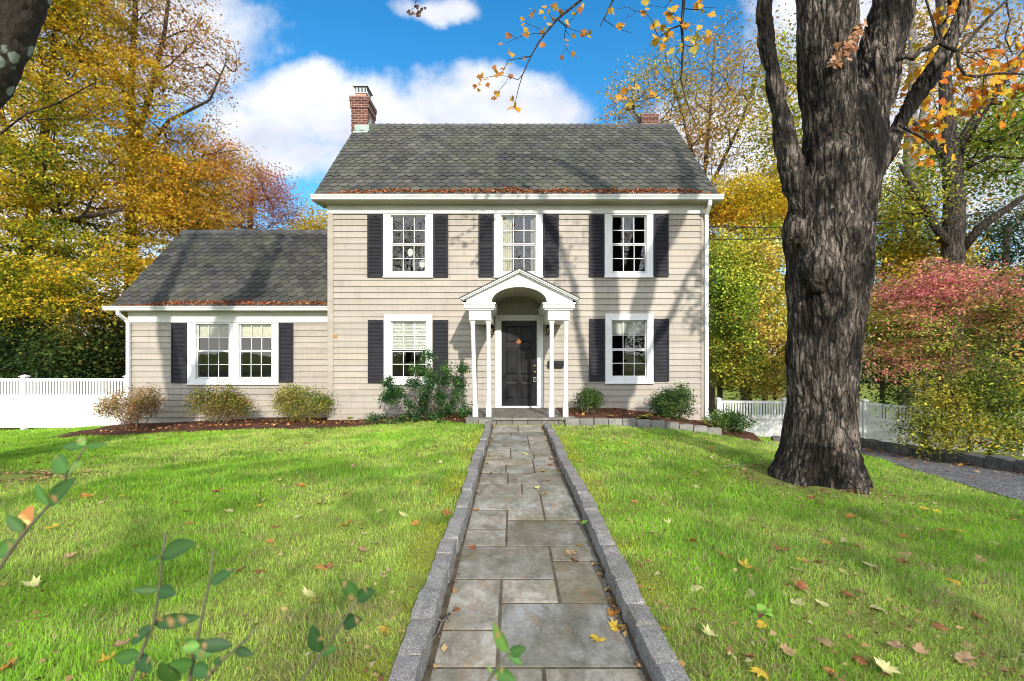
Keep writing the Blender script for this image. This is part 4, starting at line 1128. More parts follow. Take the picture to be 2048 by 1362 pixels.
# tiny broken leaf bits over the lawn
def litter():
    rg = np.random.default_rng(77); n = 5200
    y = 2.1+10*rg.random(n)**1.15; x = rg.uniform(-1, 1, n)*1.1*y
    dn = fbm(np.c_[x*.9, y*.9, 0*x], 3, 91); k = lawn_mask(x, y) & (rg.random(n) < (.25+.9*sst(dn, .45, .65))*np.where(x > .6, 1., .45)); x, y = x[k], y[k]
    # round the trunks and drive edge
    m = 900; a = rg.uniform(0, 6.283, m); r = .6+.8*rg.random(m)**2
    x = np.r_[x, TREE_R[0]+r*np.cos(a), SOIL_L[0]+.9*r*np.cos(a)]; y = np.r_[y, TREE_R[1]+r*np.sin(a), SOIL_L[1]+.5*r*np.sin(a)]
    yd_ = rg.uniform(5, 13, 500); xd_ = drive_out(yd_)-.15-np.abs(rg.normal(0, .35, 500)); x = np.r_[x, xd_]; y = np.r_[y, yd_]
    C = np.c_[x, y, G(x, y)+.022+.012*rg.random(len(x))]
    V, F = leaf_quads(C, .034, rg, .75, .8, .3)
    c = colors(len(C), [(.22, .11, .05), (.32, .19, .08), (.40, .28, .13), (.15, .075, .035), (.42, .33, .17)], rg)
    o = mesh_np('leaf_litter', V, F, M['dry_leaf'], col=np.repeat(c, 4, 0)); tag(o, 'small brown leaf bits strewn over the lawn', kind='stuff')
    # caught along the inner foot of the kerbs
    y = rg.uniform(2.1, 10, 260); y = y[(fbm(np.c_[y*1.3, y*0, y*0], 2, 8) > .47)]; sdr = rg.random(len(y)) < .7
    x = np.where(sdr, PX1-.015-np.abs(rg.normal(0, .02, len(y))), PX0+.02+np.abs(rg.normal(0, .02, len(y)))); C = np.c_[x, y, .014+.02*rg.random(len(y))]
    V, F = leaf_quads(C, .04, rg, .5, .75, .35); c = colors(len(C), [(.22, .11, .05), (.32, .19, .08), (.15, .075, .035), (.38, .27, .12)], rg)
    o = mesh_np('leaf_litter', V, F, M['dry_leaf'], col=np.repeat(c, 4, 0)); tag(o, 'brown leaf scraps caught along the foot of the path kerbs', kind='stuff')
    # on the mulch
    n = 700; x = rg.uniform(-9.8, -1, n); y = bed_front(x)+.05+rg.random(n)*1.0; x2 = rg.uniform(1.2, 5.2, 260); y2 = rg.uniform(10.5, 12, 260)
    x = np.r_[x, x2]; y = np.r_[y, y2]; C = np.c_[x, y, G(x, y)+np.where(x > 0, .19, .085)]
    V, F = leaf_quads(C, .06, rg, .6, .8, .3); c = colors(len(C), [(.35, .14, .05), (.5, .26, .08), (.28, .1, .05)], rg)
    o = mesh_np('leaf_litter', V, F, M['dry_leaf'], col=np.repeat(c, 4, 0)); tag(o, 'rust coloured leaves scattered over the mulch beds', kind='stuff')
    # gutters
    for (x0, x1, ey, ez, s, lb, dens) in ((-4.3, 4.7, EAVE_Y-.02, 5.452, 5, 'brown leaves packed along the main roof gutter', 520), (-9.9, XL-.1, WEAVE_Y-.02, 2.772, 6, 'brown leaves packed along the wing roof gutter', 420)):
        n = int((x1-x0)*dens); x = rg.uniform(x0-.3, x1+.2, n)
        prof = (.07 if s == 5 else .045)+(.24 if s == 5 else .17)*fbm(np.c_[x*1.7, 0*x+s, 0*x], 3, s)
        prof = prof*sst(x, x0-.3, x0+1.4)*sst(-x, -x1-.2, -x1+.5)
        t = rg.random(n); up = t*prof
        yy = ey-.04+.07*rg.random(n)+up*.72*1.0; hh = ez-.02+up*.72+.035*rg.random(n)+.02*(up > .03)
        C = np.c_[x, yy, hh]; V, F = leaf_quads(C, .055, rg, .25, .8, .35)
        c = colors(n, [(.28, .085, .035), (.40, .15, .06), (.5, .24, .10), (.2, .065, .03), (.45, .2, .1)], rg)
        o = mesh_np('leaf_litter', V, F, M['dry_leaf'], col=np.repeat(c, 4, 0)); tag(o, lb, kind='stuff')
litter()
# ---- individual fallen maple leaves
LEAFCOL = {'p': ((.44, .41, .18), 'pale yellow'), 'y': ((.55, .37, .05), 'golden yellow'), 'o': ((.42, .20, .05), 'orange'), 'r': ((.26, .10, .045), 'rust brown'), 't': ((.35, .23, .12), 'tan')}
LEAFME = {}
def leaf_mesh(cl, var):
    k = (cl, var)
    if k not in LEAFME:
        V, F = leaf_fan(.080, [.45, .8, -.5][var], 60+var*7+ord(cl))
        rg = np.random.default_rng(var+ord(cl)); c = np.array(LEAFCOL[cl][0])*(1+.16*rg.normal(size=(len(V), 1)))
        o = mesh_np('fallen_leaf', V, F, M['dry_leaf'], col=np.clip(c, .02, 1)); LEAFME[k] = o.data; bpy.data.objects.remove(o)
    return LEAFME[k]
def fallen(P, cl, place, rg, scale=1.):
    o = bpy.data.objects.new('fallen_leaf', leaf_mesh(cl, int(rg.integers(3)))); COL.objects.link(o)
    o.location = P; o.rotation_euler = (rg.normal(0, .22), rg.normal(0, .22), rg.uniform(0, 6.28)); s = scale*(.8+.45*rg.random()); o.scale = (s, s, s)
    cn = LEAFCOL[cl][1]
    tag(o, f'{cn} maple leaf lying on {place}', 'leaf', f'{cn} leaves on {place}')
def leaves():
    rg = np.random.default_rng(5)
    LL = 'the lawn between path and low wing'; RL = 'the lawn on the big maple side'; PP = 'the bluestone path'; DD = 'the gravel driveway'
    left = 'y398,922 y244,995 o168,998 y180,993 y104,1063 p594,948 p557,965 p594,1036 p459,1028 p762,1028 o695,1055 o602,977 o523,989 o639,1013 p750,1095 t727,1110 o645,1139 p770,1155 p617,1200 y629,1207 p63,1178 t242,1301 y211,1333 r480,1147 t174,1030 r350,1008 o379,1053 r433,989 r80,919 o312,868 r664,917 o613,890 t707,937 o10,1350 y833,968 p761,1030 p806,1037 o830,1055 r894,1035 p767,1156 y774,1265 p817,1009 y871,897 t560,905 o250,885 r420,880 p880,930 t140,1120 o540,1090 r690,990'
    path = 'r945,1099 y1156,1091 r1149,1124 t1142,1109 o1112,1013 t1219,1183 o1225,1230 y1232,1258 y1193,1283 o953,1022 t980,949 y1085,945 r1100,932 p957,982 o1097,963 p1074,978 t978,935 y1090,990 r1102,920 t1010,894 p1050,910'
    right = 'r1623,1001 y1437,1010 p1532,1060 p1508,1045 p1645,1069 p1640,1083 o1655,1090 p1687,1086 r1709,1097 r1565,1108 y1603,1128 t1636,1134 y1488,1139 p1594,1148 p1742,1139 r1804,1132 p1862,1138 y1908,1168 r1822,1192 r1693,1198 t1720,1192 p1594,1214 p1645,1217 p1756,1221 y1523,1260 p1417,1279 r1497,1325 t1577,1314 r1722,1327 p1771,1349 y1523,1353 t1791,1302 t1935,1300 t1840,1311 p1866,1070 o1876,1062 y1910,1068 p1990,1090 o1808,1079 t1811,1117 y1329,1269 p1393,977 r1378,976 p1461,935 r1782,994 o1560,930 y1250,890 p1300,920 o1340,960 t1420,1050 r1450,1120 p1390,1180 o1380,1090 r1960,1240 t1650,1290 o1700,1040 y1850,1020 t1770,1050 r1600,1180 p1500,1200 o1270,1010 y1204,885 p1330,880 t1520,880 r1290,870 o1420,900 t1930,1330 r1880,1260 o1660,1350'
    for txt, pl, dz in ((left, LL, .026), (path, PP, .010), (right, RL, .026)):
        for w in txt.split():
            px, py = map(float, w[1:].split(',')); 
            if pl == PP: Y = CAMZ*FPX/(py-HOR); P = np.array([(px-1024)*Y/FPX, Y, .0])
            else: P = ground_hit(px, py)
            fallen(P+np.array([0, 0, dz]), w[0], pl, rg, 1. if P[1] < 5 else 1.12)
    for i in range(52):
        y = rg.uniform(5.5, 12.5); x = float(drive_out(y))-.2-abs(rg.normal(0, .55))
        if x < float(drive_in(y))+.1: continue
        fallen((x, y, g1(x, y)+.045), 'rrot'[int(rg.integers(4))], DD, rg, 1.1)
    for i in range(70):
        y = rg.uniform(3.2, 10.5); x = rg.uniform(-1, 1)*min(1.08*y, 8.5)
        if not lawn_mask(np.array([x]), np.array([y]))[0]: continue
        fallen((x, y, g1(x, y)+.024), 'pyorttro'[int(rg.integers(8))], LL if x < 0 else RL, rg, .85)
leaves()
# twigs lying about
def lying_twig(P0, pts, label):
    mb = MB()
    for pp, r in pts: mb.tube([np.array(P0)+np.array(p) for p in pp], [r*(1-.6*i/(len(pp)-1)) for i in range(len(pp))], 6)
    o = mb.build('twig', M['pale_bark'], None, tuple(P0), smooth=True); tag(o, label, 'twig')
a = np.array([(885-1024)*2.75/FPX, 2.75, .012])
lying_twig(a, [([(.03, .1, 0), (0, -.02, .02), (-.01, -.13, .015), (-.035, -.2, .01), (-.04, -.36, .005)], .007), ([(0, -.02, .02), (-.035, .0, .03), (-.05, .08, .03)], .004), ([(-.01, -.13, .015), (.015, -.19, .03)], .004)], 'thin broken grey twig lying on the path against the kerb')
a = ground_hit(1462, 940)+np.array([0, 0, .04])
lying_twig(a, [([(-.12, .0, 0), (.05, .03, .02), (.25, .06, .01)], .009)], 'short straight stick lying on the grass beside the big maple')

# ---- hedge shoots close to the camera
def shoot(nodes, Y, leaves_, label, r0=.0034):
    """nodes: photo points of the stem from its top down; leaves: (px,py of base, px,py of tip, half width ratio, colour key)"""
    top = [at(x, y, Y+dy) for x, y, dy in nodes]
    b = top[-1]; prev = top[-2]; bx, by = b[0]+(b[0]-prev[0])*.8, Y-.12
    root = empty('hedge_shoot', (bx, by, g1(bx, by)), label, 'shrub shoot', 'leafy shoots at the camera end of the lawn')
    pts = top+[b*.5+np.array([bx, by, g1(bx, by)])*.5+np.array([0, 0, .05]), np.array([bx, by, g1(bx, by)-.03])]
    mb = MB(); n = len(pts); mb.tube(pts, [r0*(.45+.8*i/n) for i in range(n)], 7); mb.build('stem', M['shoot_stem'], root, smooth=True)
    rg = np.random.default_rng(int(abs(b[0]*1000))+3)
    for (x0, y0, x1, y1, wr, ck) in leaves_:
        A = at(x0, y0, Y+rg.uniform(-.01, .01)); B = at(x1, y1, Y+rg.uniform(-.03, .015)); d = B-A; L = np.linalg.norm(d); d /= L
        nr = np.array([rg.normal(0, .25), -1, .55+rg.normal(0, .2)]); nr = nr-d*nr.dot(d); nr /= np.linalg.norm(nr); s = np.cross(d, nr)
        V = []; m = 8
        for i in range(m+1):
            t = i/m; wd = L*wr*math.sin(math.pi*t**.85)**.75*(1-.15*t) if 0 < i < m else .0
            bend = -.10*L*t*t
            for q in (-1, 0, 1): V.append(A+d*L*t+s*wd*q+nr*(bend+.28*wd*abs(q)))
        F = np.array([(i*3+q, i*3+q+1, (i+1)*3+q+1, (i+1)*3+q) for i in range(m) for q in (0, 1)])
        cols = {'g': (.045, .115, .022), 'd': (.024, .068, .018), 'l': (.10, .20, .04), 'y': (.6, .45, .16)}
        c = np.tile(np.array(cols[ck])*(1+.15*rg.normal()), (len(V), 1))
        c[1::3] *= 1.5
        bl = rg.random(len(V)) < .07; c[bl] = (.34, .2, .08)
        if ck == 'y': c[len(V)//2:] = (.5, .22, .08)
        o = mesh_np('leaf', np.array(V), F, M['leaf_waxy'], parent=root, smooth=True, col=np.clip(c, 0, 1))
shoot([(172, 893, 0), (160, 912, 0), (135, 945, 0), (122, 985, .0), (97, 1012, .0), (60, 1052, 0), (30, 1090, 0), (-30, 1180, 0)], .86,
      [(170, 894, 214, 888, .17, 'g'), (170, 894, 120, 890, .16, 'g'), (168, 892, 158, 872, .3, 'l'), (133, 945, 108, 908, .36, 'g'), (136, 944, 158, 925, .22, 'l'), (98, 1010, 144, 956, .24, 'g'), (96, 1010, 66, 965, .16, 'g'), (48, 1062, 60, 1012, .30, 'y'), (46, 1062, 12, 1030, .26, 'g'), (34, 1085, -18, 1112, .26, 'g')],
      'leafy green shoot with one yellowing leaf, leftmost of the close shoots')
shoot([(331, 1065, 0), (325, 1112, 0), (318, 1180, 0), (308, 1245, 0), (285, 1300, 0), (255, 1380, 0)], .82,
      [(326, 1110, 384, 1085, .22, 'g'), (325, 1112, 294, 1120, .22, 'g'), (318, 1180, 262, 1180, .18, 'g'), (318, 1180, 350, 1188, .34, 'd'), (306, 1247, 398, 1235, .17, 'd'), (304, 1250, 258, 1292, .24, 'd'), (282, 1308, 222, 1318, .24, 'g'), (280, 1310, 298, 1345, .32, 'd')],
      'upright leafy shoot with bare pointed tip above its topmost leaf pair')
shoot([(427, 1098, 0), (420, 1160, 0), (405, 1230, 0), (394, 1285, 0), (375, 1380, 0)], .80,
      [(421, 1168, 468, 1136, .22, 'd'), (395, 1282, 360, 1296, .3, 'g'), (392, 1290, 420, 1310, .34, 'l')],
      'thin bare shoot with a single leaf near its tip')
shoot([(512, 1255, 0), (480, 1290, 0), (440, 1325, 0), (400, 1375, 0)], .76,
      [(470, 1298, 506, 1310, .24, 'd'), (400, 1290, 466, 1290, .24, 'd'), (400, 1292, 362, 1295, .3, 'l'), (385, 1330, 335, 1330, .4, 'g'), (388, 1332, 420, 1350, .36, 'd'), (430, 1330, 440, 1312, .3, 'd'), (355, 1362, 320, 1330, .34, 'g')],
      'low dense cluster of dark leaves on a sideways leaning shoot')
shoot([(720, 1188, 0), (690, 1235, 0), (660, 1285, 0), (625, 1330, 0), (575, 1400, 0)], .84,
      [(714, 1196, 682, 1158, .26, 'g'), (714, 1196, 748, 1182, .3, 'd'), (683, 1244, 722, 1240, .3, 'd'), (640, 1305, 622, 1252, .28, 'd'), (640, 1305, 672, 1295, .2, 'g')],
      'slanting leafy shoot between the path and the other close shoots')
shoot([(1017, 1306, 0), (1005, 1320, 0), (985, 1350, 0), (955, 1400, 0)], .78,
      [(1015, 1306, 985, 1246, .24, 'l'), (1018, 1306, 1052, 1296, .3, 'g'), (1018, 1308, 1045, 1328, .3, 'g'), (990, 1344, 1032, 1362, .32, 'g'), (986, 1350, 975, 1330, .2, 'l')],
      'leafy shoot reaching over the bluestone path')

# ---- overhead wires
def wire(pts, label, r=.012):
    mb = MB(); mb.tube(pts, r, 5); o = mb.build('overhead_wire', M['wire_black'], None, tuple(pts[0]), smooth=True); tag(o, label, 'wire')
def sag(a, b, s, n=14): return [a*(1-t)+b*t-np.array([0, 0, s*4*t*(1-t)]) for t in np.linspace(0, 1, n)]
A = np.array([XR+.06, 12.9, fz(452, 12.9)])
wire(sag(A, at(2300, 372, 11.5), .35, 24), 'black service wire running from the house eave past the big maple, upper of two')
wire(sag(at(1412, 478, 13.2), at(2300, 392, 11.8), .30, 24), 'black service wire running from the house past the big maple, lower of two')
# ================================================================== TREES AND SHRUBS
def grow(seeds, att, rg, step=.35, rtip=.006, upb=.12, jit=.05, expo=.46, bend=.35, ids=False):
    """seeds: list of polylines [(p,r)...]; att: (n,3). Returns node arrays and chains of new branches."""
    pos, par, fix, dirs, own = [], [], [], [], []
    for si, pl in enumerate(seeds):
        pl = [(np.array(p, float), r) for p, r in pl]
        for i in range(len(pl)-1):
            a, b = pl[i], pl[i+1]; k = max(1, int(np.linalg.norm(b[0]-a[0])/step))
            for j in range(k+(i == len(pl)-2)):
                t = j/k; pos.append(a[0]*(1-t)+b[0]*t); fix.append(a[1]*(1-t)+b[1]*t); par.append(-1); own.append(si); dirs.append((b[0]-a[0])/(np.linalg.norm(b[0]-a[0])+1e-9))
    ns = len(pos); cap = ns+len(att)*60
    PP = np.zeros((cap, 3)); DD = np.zeros((cap, 3)); PP[:ns] = pos; DD[:ns] = dirs; n = ns
    par = par+[-1]*(cap-ns)
    d0 = np.min(np.linalg.norm(att[:, None]-PP[None, :ns], axis=2), 1)
    tips = []
    for ai in np.argsort(d0):
        a = att[ai]; v = a-PP[:n]; d = np.linalg.norm(v, axis=1)+1e-9
        cs = np.sum(v*DD[:n], 1)/d
        cost = d*(1+.55*(1-cs)+upb*np.clip(-v[:, 2]/d, 0, 1))
        b = int(np.argmin(cost)); L = d[b]
        k = max(1, int(math.ceil(L/step))); ctrl = PP[b]+DD[b]*L*bend*max(0., cs[b]); prev = b; p0 = PP[b].copy()
        for j in range(1, k+1):
            t = j/k; q = p0*(1-t)**2+ctrl*2*t*(1-t)+a*t*t
            if j < k: q = q+rg.normal(0, jit*min(step, L), 3)
            dv = q-PP[prev]; PP[n] = q; DD[n] = dv/(np.linalg.norm(dv)+1e-9); par[n] = prev; prev = n; n += 1
        tips.append(prev)
    cnt = np.zeros(n); kids = [[] for _ in range(n)]
    for t in tips: cnt[t] += 1
    for i in range(n-1, ns-1, -1):
        kids[par[i]].append(i); cnt[par[i]] += cnt[i]
    rad = rtip*np.maximum(1, cnt)**expo
    for i in range(ns): rad[i] = fix[i]
    for i in range(ns, n): rad[i] = min(rad[i], rad[par[i]]*.85)
    chains = []; start = [(i, c) for i in range(ns) for c in kids[i]]; sid = []; own = own+[0]*(n-ns)
    for i in range(ns, n): own[i] = own[par[i]]
    while start:
        pr, c = start.pop(); ch = [pr, c]; sid.append(own[c])
        while kids[ch[-1]]:
            ks = sorted(kids[ch[-1]], key=lambda q: -cnt[q])
            for q in ks[1:]: start.append((ch[-1], q))
            ch.append(ks[0])
        chains.append(ch)
    return (PP[:n], rad, chains, sid) if ids else (PP[:n], rad, chains)

def skeleton_mesh(name, seeds, att, rg, mat, parent, nseed=9, nside=5, **k):
    P, r, chains = grow(seeds, att, rg, **k); mb = MB()
    for s in seeds: mb.tube([p for p, _ in s], [q for _, q in s], nseed)
    for ch in chains:
        rr = [r[i] for i in ch]; rr[0] = min(rr[0], rr[1]*1.25); mb.tube([P[i] for i in ch], rr, nside if rr[0] < .03 else 7, cap=False)
    return mb.build(name, mat, parent, smooth=True)

def ell_pts(rg, ells, n, shell=2.4):
    w = np.array([abs(e[1][0]*e[1][1]*e[1][2])**.75 for e in ells]); idx = rg.choice(len(ells), n, p=w/w.sum())
    d = unit(rg.normal(size=(n, 3))); r = rg.random(n)**(1/shell)
    c = np.array([e[0] for e in ells])[idx]; R_ = np.array([e[1] for e in ells])[idx]
    return c+d*r[:, None]*R_
def el(px, py, Y, rx, ry, dy): return (at(px, py, Y), (rx*Y/FPX, dy, ry*Y/FPX))

def spray(att, per, rad, flat, rg, ragged=.5):
    n = len(att); k = rg.poisson(per, n) if per > 3 else rg.binomial(3, per/3, n)
    C = np.repeat(att, k, 0); g = rg.normal(size=C.shape); g[:, 2] *= flat
    sc = np.repeat(rad*(1-ragged*.5+ragged*rg.random(n)), k)[:, None]
    tl = np.repeat(rg.normal(0, .25, (n, 2)), k, 0); g[:, 2] += tl[:, 0]*g[:, 0]+tl[:, 1]*g[:, 1]-.12*(g[:, 0]**2+g[:, 1]**2)*(flat < .5)
    spray.tint = np.repeat(rg.normal(0, 1, n), k)
    return C+g*sc

def foliage(name, C, size, pal, rg, parent, mat='leaf', up=.55, mixscale=.35, zmix=0., seed=0, asp=.62, xmix=0., tint=None):
    V, F = leaf_quads(C, size, rg, up, asp)
    m = fbm(C*mixscale, 3, seed); m = (m-.5)*2.0+.5
    if zmix: z = C[:, 2]; m = m+zmix*((z-z.min())/(np.ptp(z)+1e-6)-.5)
    if xmix: x = C[:, 0]; m = m+xmix*((x-x.min())/(np.ptp(x)+1e-6)-.5)
    if tint is not None: m = m+.17*tint
    c = colors(len(C), pal, rg, np.clip(m, 0, 1))*LEAFGAIN
    if tint is not None: c = c*np.clip(1+.22*np.roll(tint, 1), .5, 1.5)[:, None]
    c = np.clip(c, .003, .85)
    return mesh_np(name, V, F, M[mat], parent=parent, col=np.repeat(c, 4, 0))

def tree(name, label, trunks, ells, natt, per, lsize, pal, seed, cat='tree', group=None, bark_='branch_bark', spr=.45, flat=.35, up=.3, step=.5, rtip=.008, cut=None, zmix=0., xmix=0., mat='leaf', shell=2.4, bare=0, upb=.12, jit=.05, bend=.35, mixscale=.35, cpart='crown', tpart='trunk', asp=.62, expo=.46, gain=1.):
    rg = np.random.default_rng(seed); b = trunks[0][0][0]
    t = empty(name, (b[0], b[1], g1(b[0], b[1])), label, cat, group)
    att = ell_pts(rg, ells, natt, shell)
    if cut is not None: att = att[cut(att)]
    att = att[att[:, 2] > G(att[:, 0], att[:, 1])+.06]
    skeleton_mesh(tpart, trunks, att, rg, M[bark_], t, step=step, rtip=rtip, upb=upb, jit=jit, bend=bend, expo=expo)
    lv = att[int(bare*len(att)):] if bare else att
    C = spray(lv, per, spr, flat, rg); k = C[:, 2] > G(C[:, 0], C[:, 1])+.03
    pal = [tuple(min(.8, q*gain) for q in p) for p in pal]
    foliage(cpart, C[k], lsize, pal, rg, t, mat, up, mixscale, zmix, seed, asp, xmix, spray.tint[k]); return t

def trunkline(pts, Y, base=True):
    """pts (px,py,r); the first one is dropped to the ground"""
    L = []
    for q in pts:
        yy = Y+(q[3] if len(q) > 3 else 0); L.append((at(q[0], q[1], yy), q[2]))
    if base:
        p, r = L[0]; z = g1(p[0], p[1]); L = [(np.array([p[0], p[1], z-.15]), r*1.5), (np.array([p[0], p[1], z+.35]), r*1.08)]+L
    return L

LEAFGAIN = .92
YEL = [(.08, .13, .015), (.22, .27, .02), (.42, .38, .025), (.60, .44, .03), (.60, .33, .025)]
ORG_ = [(.46, .36, .03), (.62, .40, .03), (.64, .30, .025), (.56, .19, .025)]
BRN = [(.50, .34, .06), (.45, .22, .05), (.36, .14, .05), (.40, .27, .10)]
RED = [(.52, .28, .08), (.50, .20, .09), (.46, .13, .10), (.38, .16, .10)]
GRN = [(.06, .11, .015), (.13, .20, .022), (.26, .32, .03), (.40, .38, .04)]
DRK = [(.018, .04, .014), (.03, .065, .018), (.05, .09, .022), (.09, .12, .025)]

# --- left side
tree('yellow_maple', 'yellow maple with wide drooping sprays overhanging the white fence', [trunkline([(40, 640, .24), (50, 520, .21), (75, 380, .17), (95, 220, .12), (110, 60, .08)], 17.6), [(at(75, 380, 17.6), .13), (at(10, 250, 17.3), .09), (at(-40, 80, 17), .05)], [(at(55, 500, 17.6), .12), (at(140, 440, 16.8), .08), (at(240, 420, 16.3), .05)]],
     [el(60, 430, 16.6, 260, 190, 2.6), el(120, 200, 17.2, 190, 240, 3), el(60, -60, 17.5, 170, 200, 3), el(180, 560, 15.9, 140, 90, 1.6), el(20, 590, 15.6, 130, 80, 1.6), el(290, 540, 16.4, 60, 70, 1.3), el(-200, 300, 17, 160, 350, 3)],
     1080, 190, .098, YEL, 101, spr=.45, flat=.15, up=.3, bark_='dark_bark', step=.55, rtip=.013, cut=lambda a: ~((a[:, 0] > -11.0) & (a[:, 2] < .9)), xmix=.55, mixscale=.28)
tree('tall_maple', 'tall half bare maple with upright grey stems and rusty leaves', [trunkline([(262, 600, .26), (262, 420, .22), (266, 300, .19), (262, 180, .14), (270, 40, .11), (275, -150, .07)], 21.5), [(at(266, 300, 21.5), .14), (at(300, 190, 21.3), .11), (at(330, 60, 21.2), .08), (at(350, -120, 21), .05)], [(at(264, 330, 21.5), .12), (at(340, 240, 21), .08), (at(420, 200, 21), .05), (at(450, 130, 21), .03)], [(at(262, 220, 21.5), .1), (at(215, 90, 21.5), .07), (at(190, -60, 21.6), .05)]],
     [el(320, 160, 21.4, 130, 170, 2.8), el(390, 100, 21.2, 75, 110, 2), el(240, 30, 21.6, 120, 160, 2.6), el(320, -120, 21.4, 130, 120, 2.6), el(350, 330, 21, 100, 100, 2.2)],
     620, 46, .105, BRN, 102, spr=.34, flat=.4, up=.2, step=.55, rtip=.011, bark_='dark_bark', upb=.5, bare=.12)
tree('orange_maple', 'orange maple rising behind the low wing roof', [trunkline([(400, 560, .16), (398, 440, .13), (392, 340, .09)], 20.5)],
     [el(385, 400, 20.2, 105, 80, 2.2), el(330, 430, 19.6, 90, 80, 2), el(420, 310, 20.6, 55, 60, 1.6), el(300, 330, 19.8, 80, 60, 1.6)], 430, 115, .09, [(.48, .40, .03), (.64, .44, .03), (.66, .32, .03), (.54, .19, .03)], 103, spr=.40, flat=.22, step=.5, rtip=.012, bark_='dark_bark')
tree('red_oak', 'russet red oak with airy top between orange maple and chimney gable', [trunkline([(505, 560, .2), (500, 460, .15), (505, 380, .1)], 27)],
     [el(505, 410, 27, 85, 80, 3), el(560, 410, 27, 45, 60, 2), el(450, 420, 26, 60, 70, 2.2), el(520, 360, 27, 45, 40, 2)], 380, 48, .10, RED, 104, spr=.42, flat=.5, up=.25, step=.6, rtip=.009)
tree('golden_tree', 'small golden tree top between the wing ridge and the main house', [trunkline([(640, 600, .15), (638, 500, .1)], 33)],
     [el(640, 462, 33, 48, 42, 2), el(610, 480, 33, 40, 30, 1.6)], 150, 45, .17, [(.5, .36, .03), (.66, .46, .03), (.6, .36, .04)], 105, spr=.5, flat=.7, step=.7)
for i, (lb, px, py, Y, rx, ry, nat, pal) in enumerate((
    ('dark evergreen shrub behind the second fence panel from the wing', 60, 720, 16.2, 110, 75, 260, DRK),
    ('dark leafy shrub between the fence post and the wing corner', 150, 735, 15.4, 70, 60, 200, DRK),
    ('bushy dark understory tree crowding the wing corner above the fence', 215, 690, 16.2, 65, 95, 240, [(.03, .05, .014), (.06, .085, .02), (.12, .12, .025), (.3, .2, .03)]),
    ('dim green thicket shrub at the far end of the white fence', -110, 700, 16.5, 120, 90, 240, DRK))):
    tree('evergreen_shrub', lb, [trunkline([(px-25, 770, .05), (px-20, py, .03)], Y), [(at(px+30, 770, Y), .05), (at(px+25, py, Y), .03)]], [el(px, py, Y, rx, ry, 1.5)], nat, 60, .11, pal, 110+i, cat='shrub', spr=.34, flat=.55, step=.4, rtip=.006)
# --- right side
tree('fan_maple', 'thinly leaved maple fanning upright behind the roof ridge', [trunkline([(1420, 620, .22), (1415, 480, .18), (1405, 390, .14)], 23.5), [(at(1405, 390, 23.5), .11), (at(1370, 250, 23.3), .07), (at(1330, 110, 23), .04)], [(at(1405, 390, 23.5), .11), (at(1420, 230, 23.6), .07), (at(1430, 70, 23.6), .04)], [(at(1408, 400, 23.5), .10), (at(1480, 250, 23.8), .07), (at(1530, 110, 24), .04)], [(at(1402, 400, 23.5), .08), (at(1320, 290, 23), .05), (at(1250, 200, 22.8), .03)]],
     [el(1370, 210, 23.4, 130, 130, 3), el(1290, 220, 22.8, 95, 90, 2.5), el(1470, 170, 23.8, 110, 140, 3), el(1440, 300, 23.5, 100, 80, 2.5), el(1380, 330, 23.2, 50, 50, 2)],
     800, 24, .115, [(.42, .36, .06), (.50, .36, .05), (.52, .28, .04), (.40, .22, .08)], 120, spr=.34, flat=.6, up=.2, step=.6, rtip=.008, upb=.8, jit=.03, cut=lambda a: (a[:, 0]/a[:, 1]*FPX+1024 > 1195), bend=.45)
tree('amber_maple', 'dense amber maple crown beside the gutter end', [trunkline([(1490, 620, .18), (1492, 500, .14), (1485, 400, .1)], 20.5)],
     [el(1480, 420, 20.2, 85, 70, 2.2), el(1545, 390, 20.6, 60, 70, 2), el(1440, 400, 20, 50, 45, 1.6), el(1600, 420, 21, 60, 60, 2)], 430, 115, .09, [(.50, .42, .03), (.66, .44, .03), (.70, .34, .03), (.62, .24, .03)], 121, spr=.40, flat=.25, step=.5)
tree('yellow_thicket_tree', 'yellow leaved small tree between house corner and the big maple trunk', [trunkline([(1530, 720, .09), (1525, 600, .07), (1510, 510, .05)], 18.2)],
     [el(1490, 500, 18, 85, 50, 1.8), el(1530, 590, 17.6, 60, 80, 1.6), el(1500, 540, 17.8, 60, 50, 1.5)], 190, 88, .12, [(.26, .32, .03), (.50, .48, .05), (.70, .58, .09), (.66, .46, .12)], 122, spr=.28, flat=.45, step=.4, mixscale=.8, gain=1.2)
tree('vine_covered_tree', 'green vine covered tree hugging the house corner', [trunkline([(1440, 740, .09), (1442, 620, .07), (1450, 540, .05)], 17.4)],
     [el(1445, 590, 17.2, 42, 95, 1.4), el(1475, 560, 17, 50, 50, 1.3), el(1470, 680, 16.8, 50, 90, 1.3)], 190, 92, .10, [(.08, .15, .02), (.16, .26, .03), (.28, .36, .04), (.50, .46, .07)], 123, spr=.24, flat=.9, up=.3, step=.4, zmix=.2, mixscale=.9, gain=1.4)
tree('olive_thicket', 'olive and ochre thicket above the fence beside the big maple', [trunkline([(1500, 790, .06), (1500, 700, .04)], 17), [(at(1550, 800, 17), .05), (at(1545, 700, 17), .03)]],
     [el(1500, 700, 16.9, 85, 100, 1.4), el(1545, 720, 17.2, 60, 90, 1.4), el(1450, 740, 16.6, 40, 60, 1)], 230, 90, .10, [(.09, .14, .02), (.22, .26, .04), (.42, .40, .06), (.60, .44, .08), (.48, .28, .08)], 124, cat='shrub', spr=.26, flat=.5, step=.4, mixscale=.9, gain=1.35)
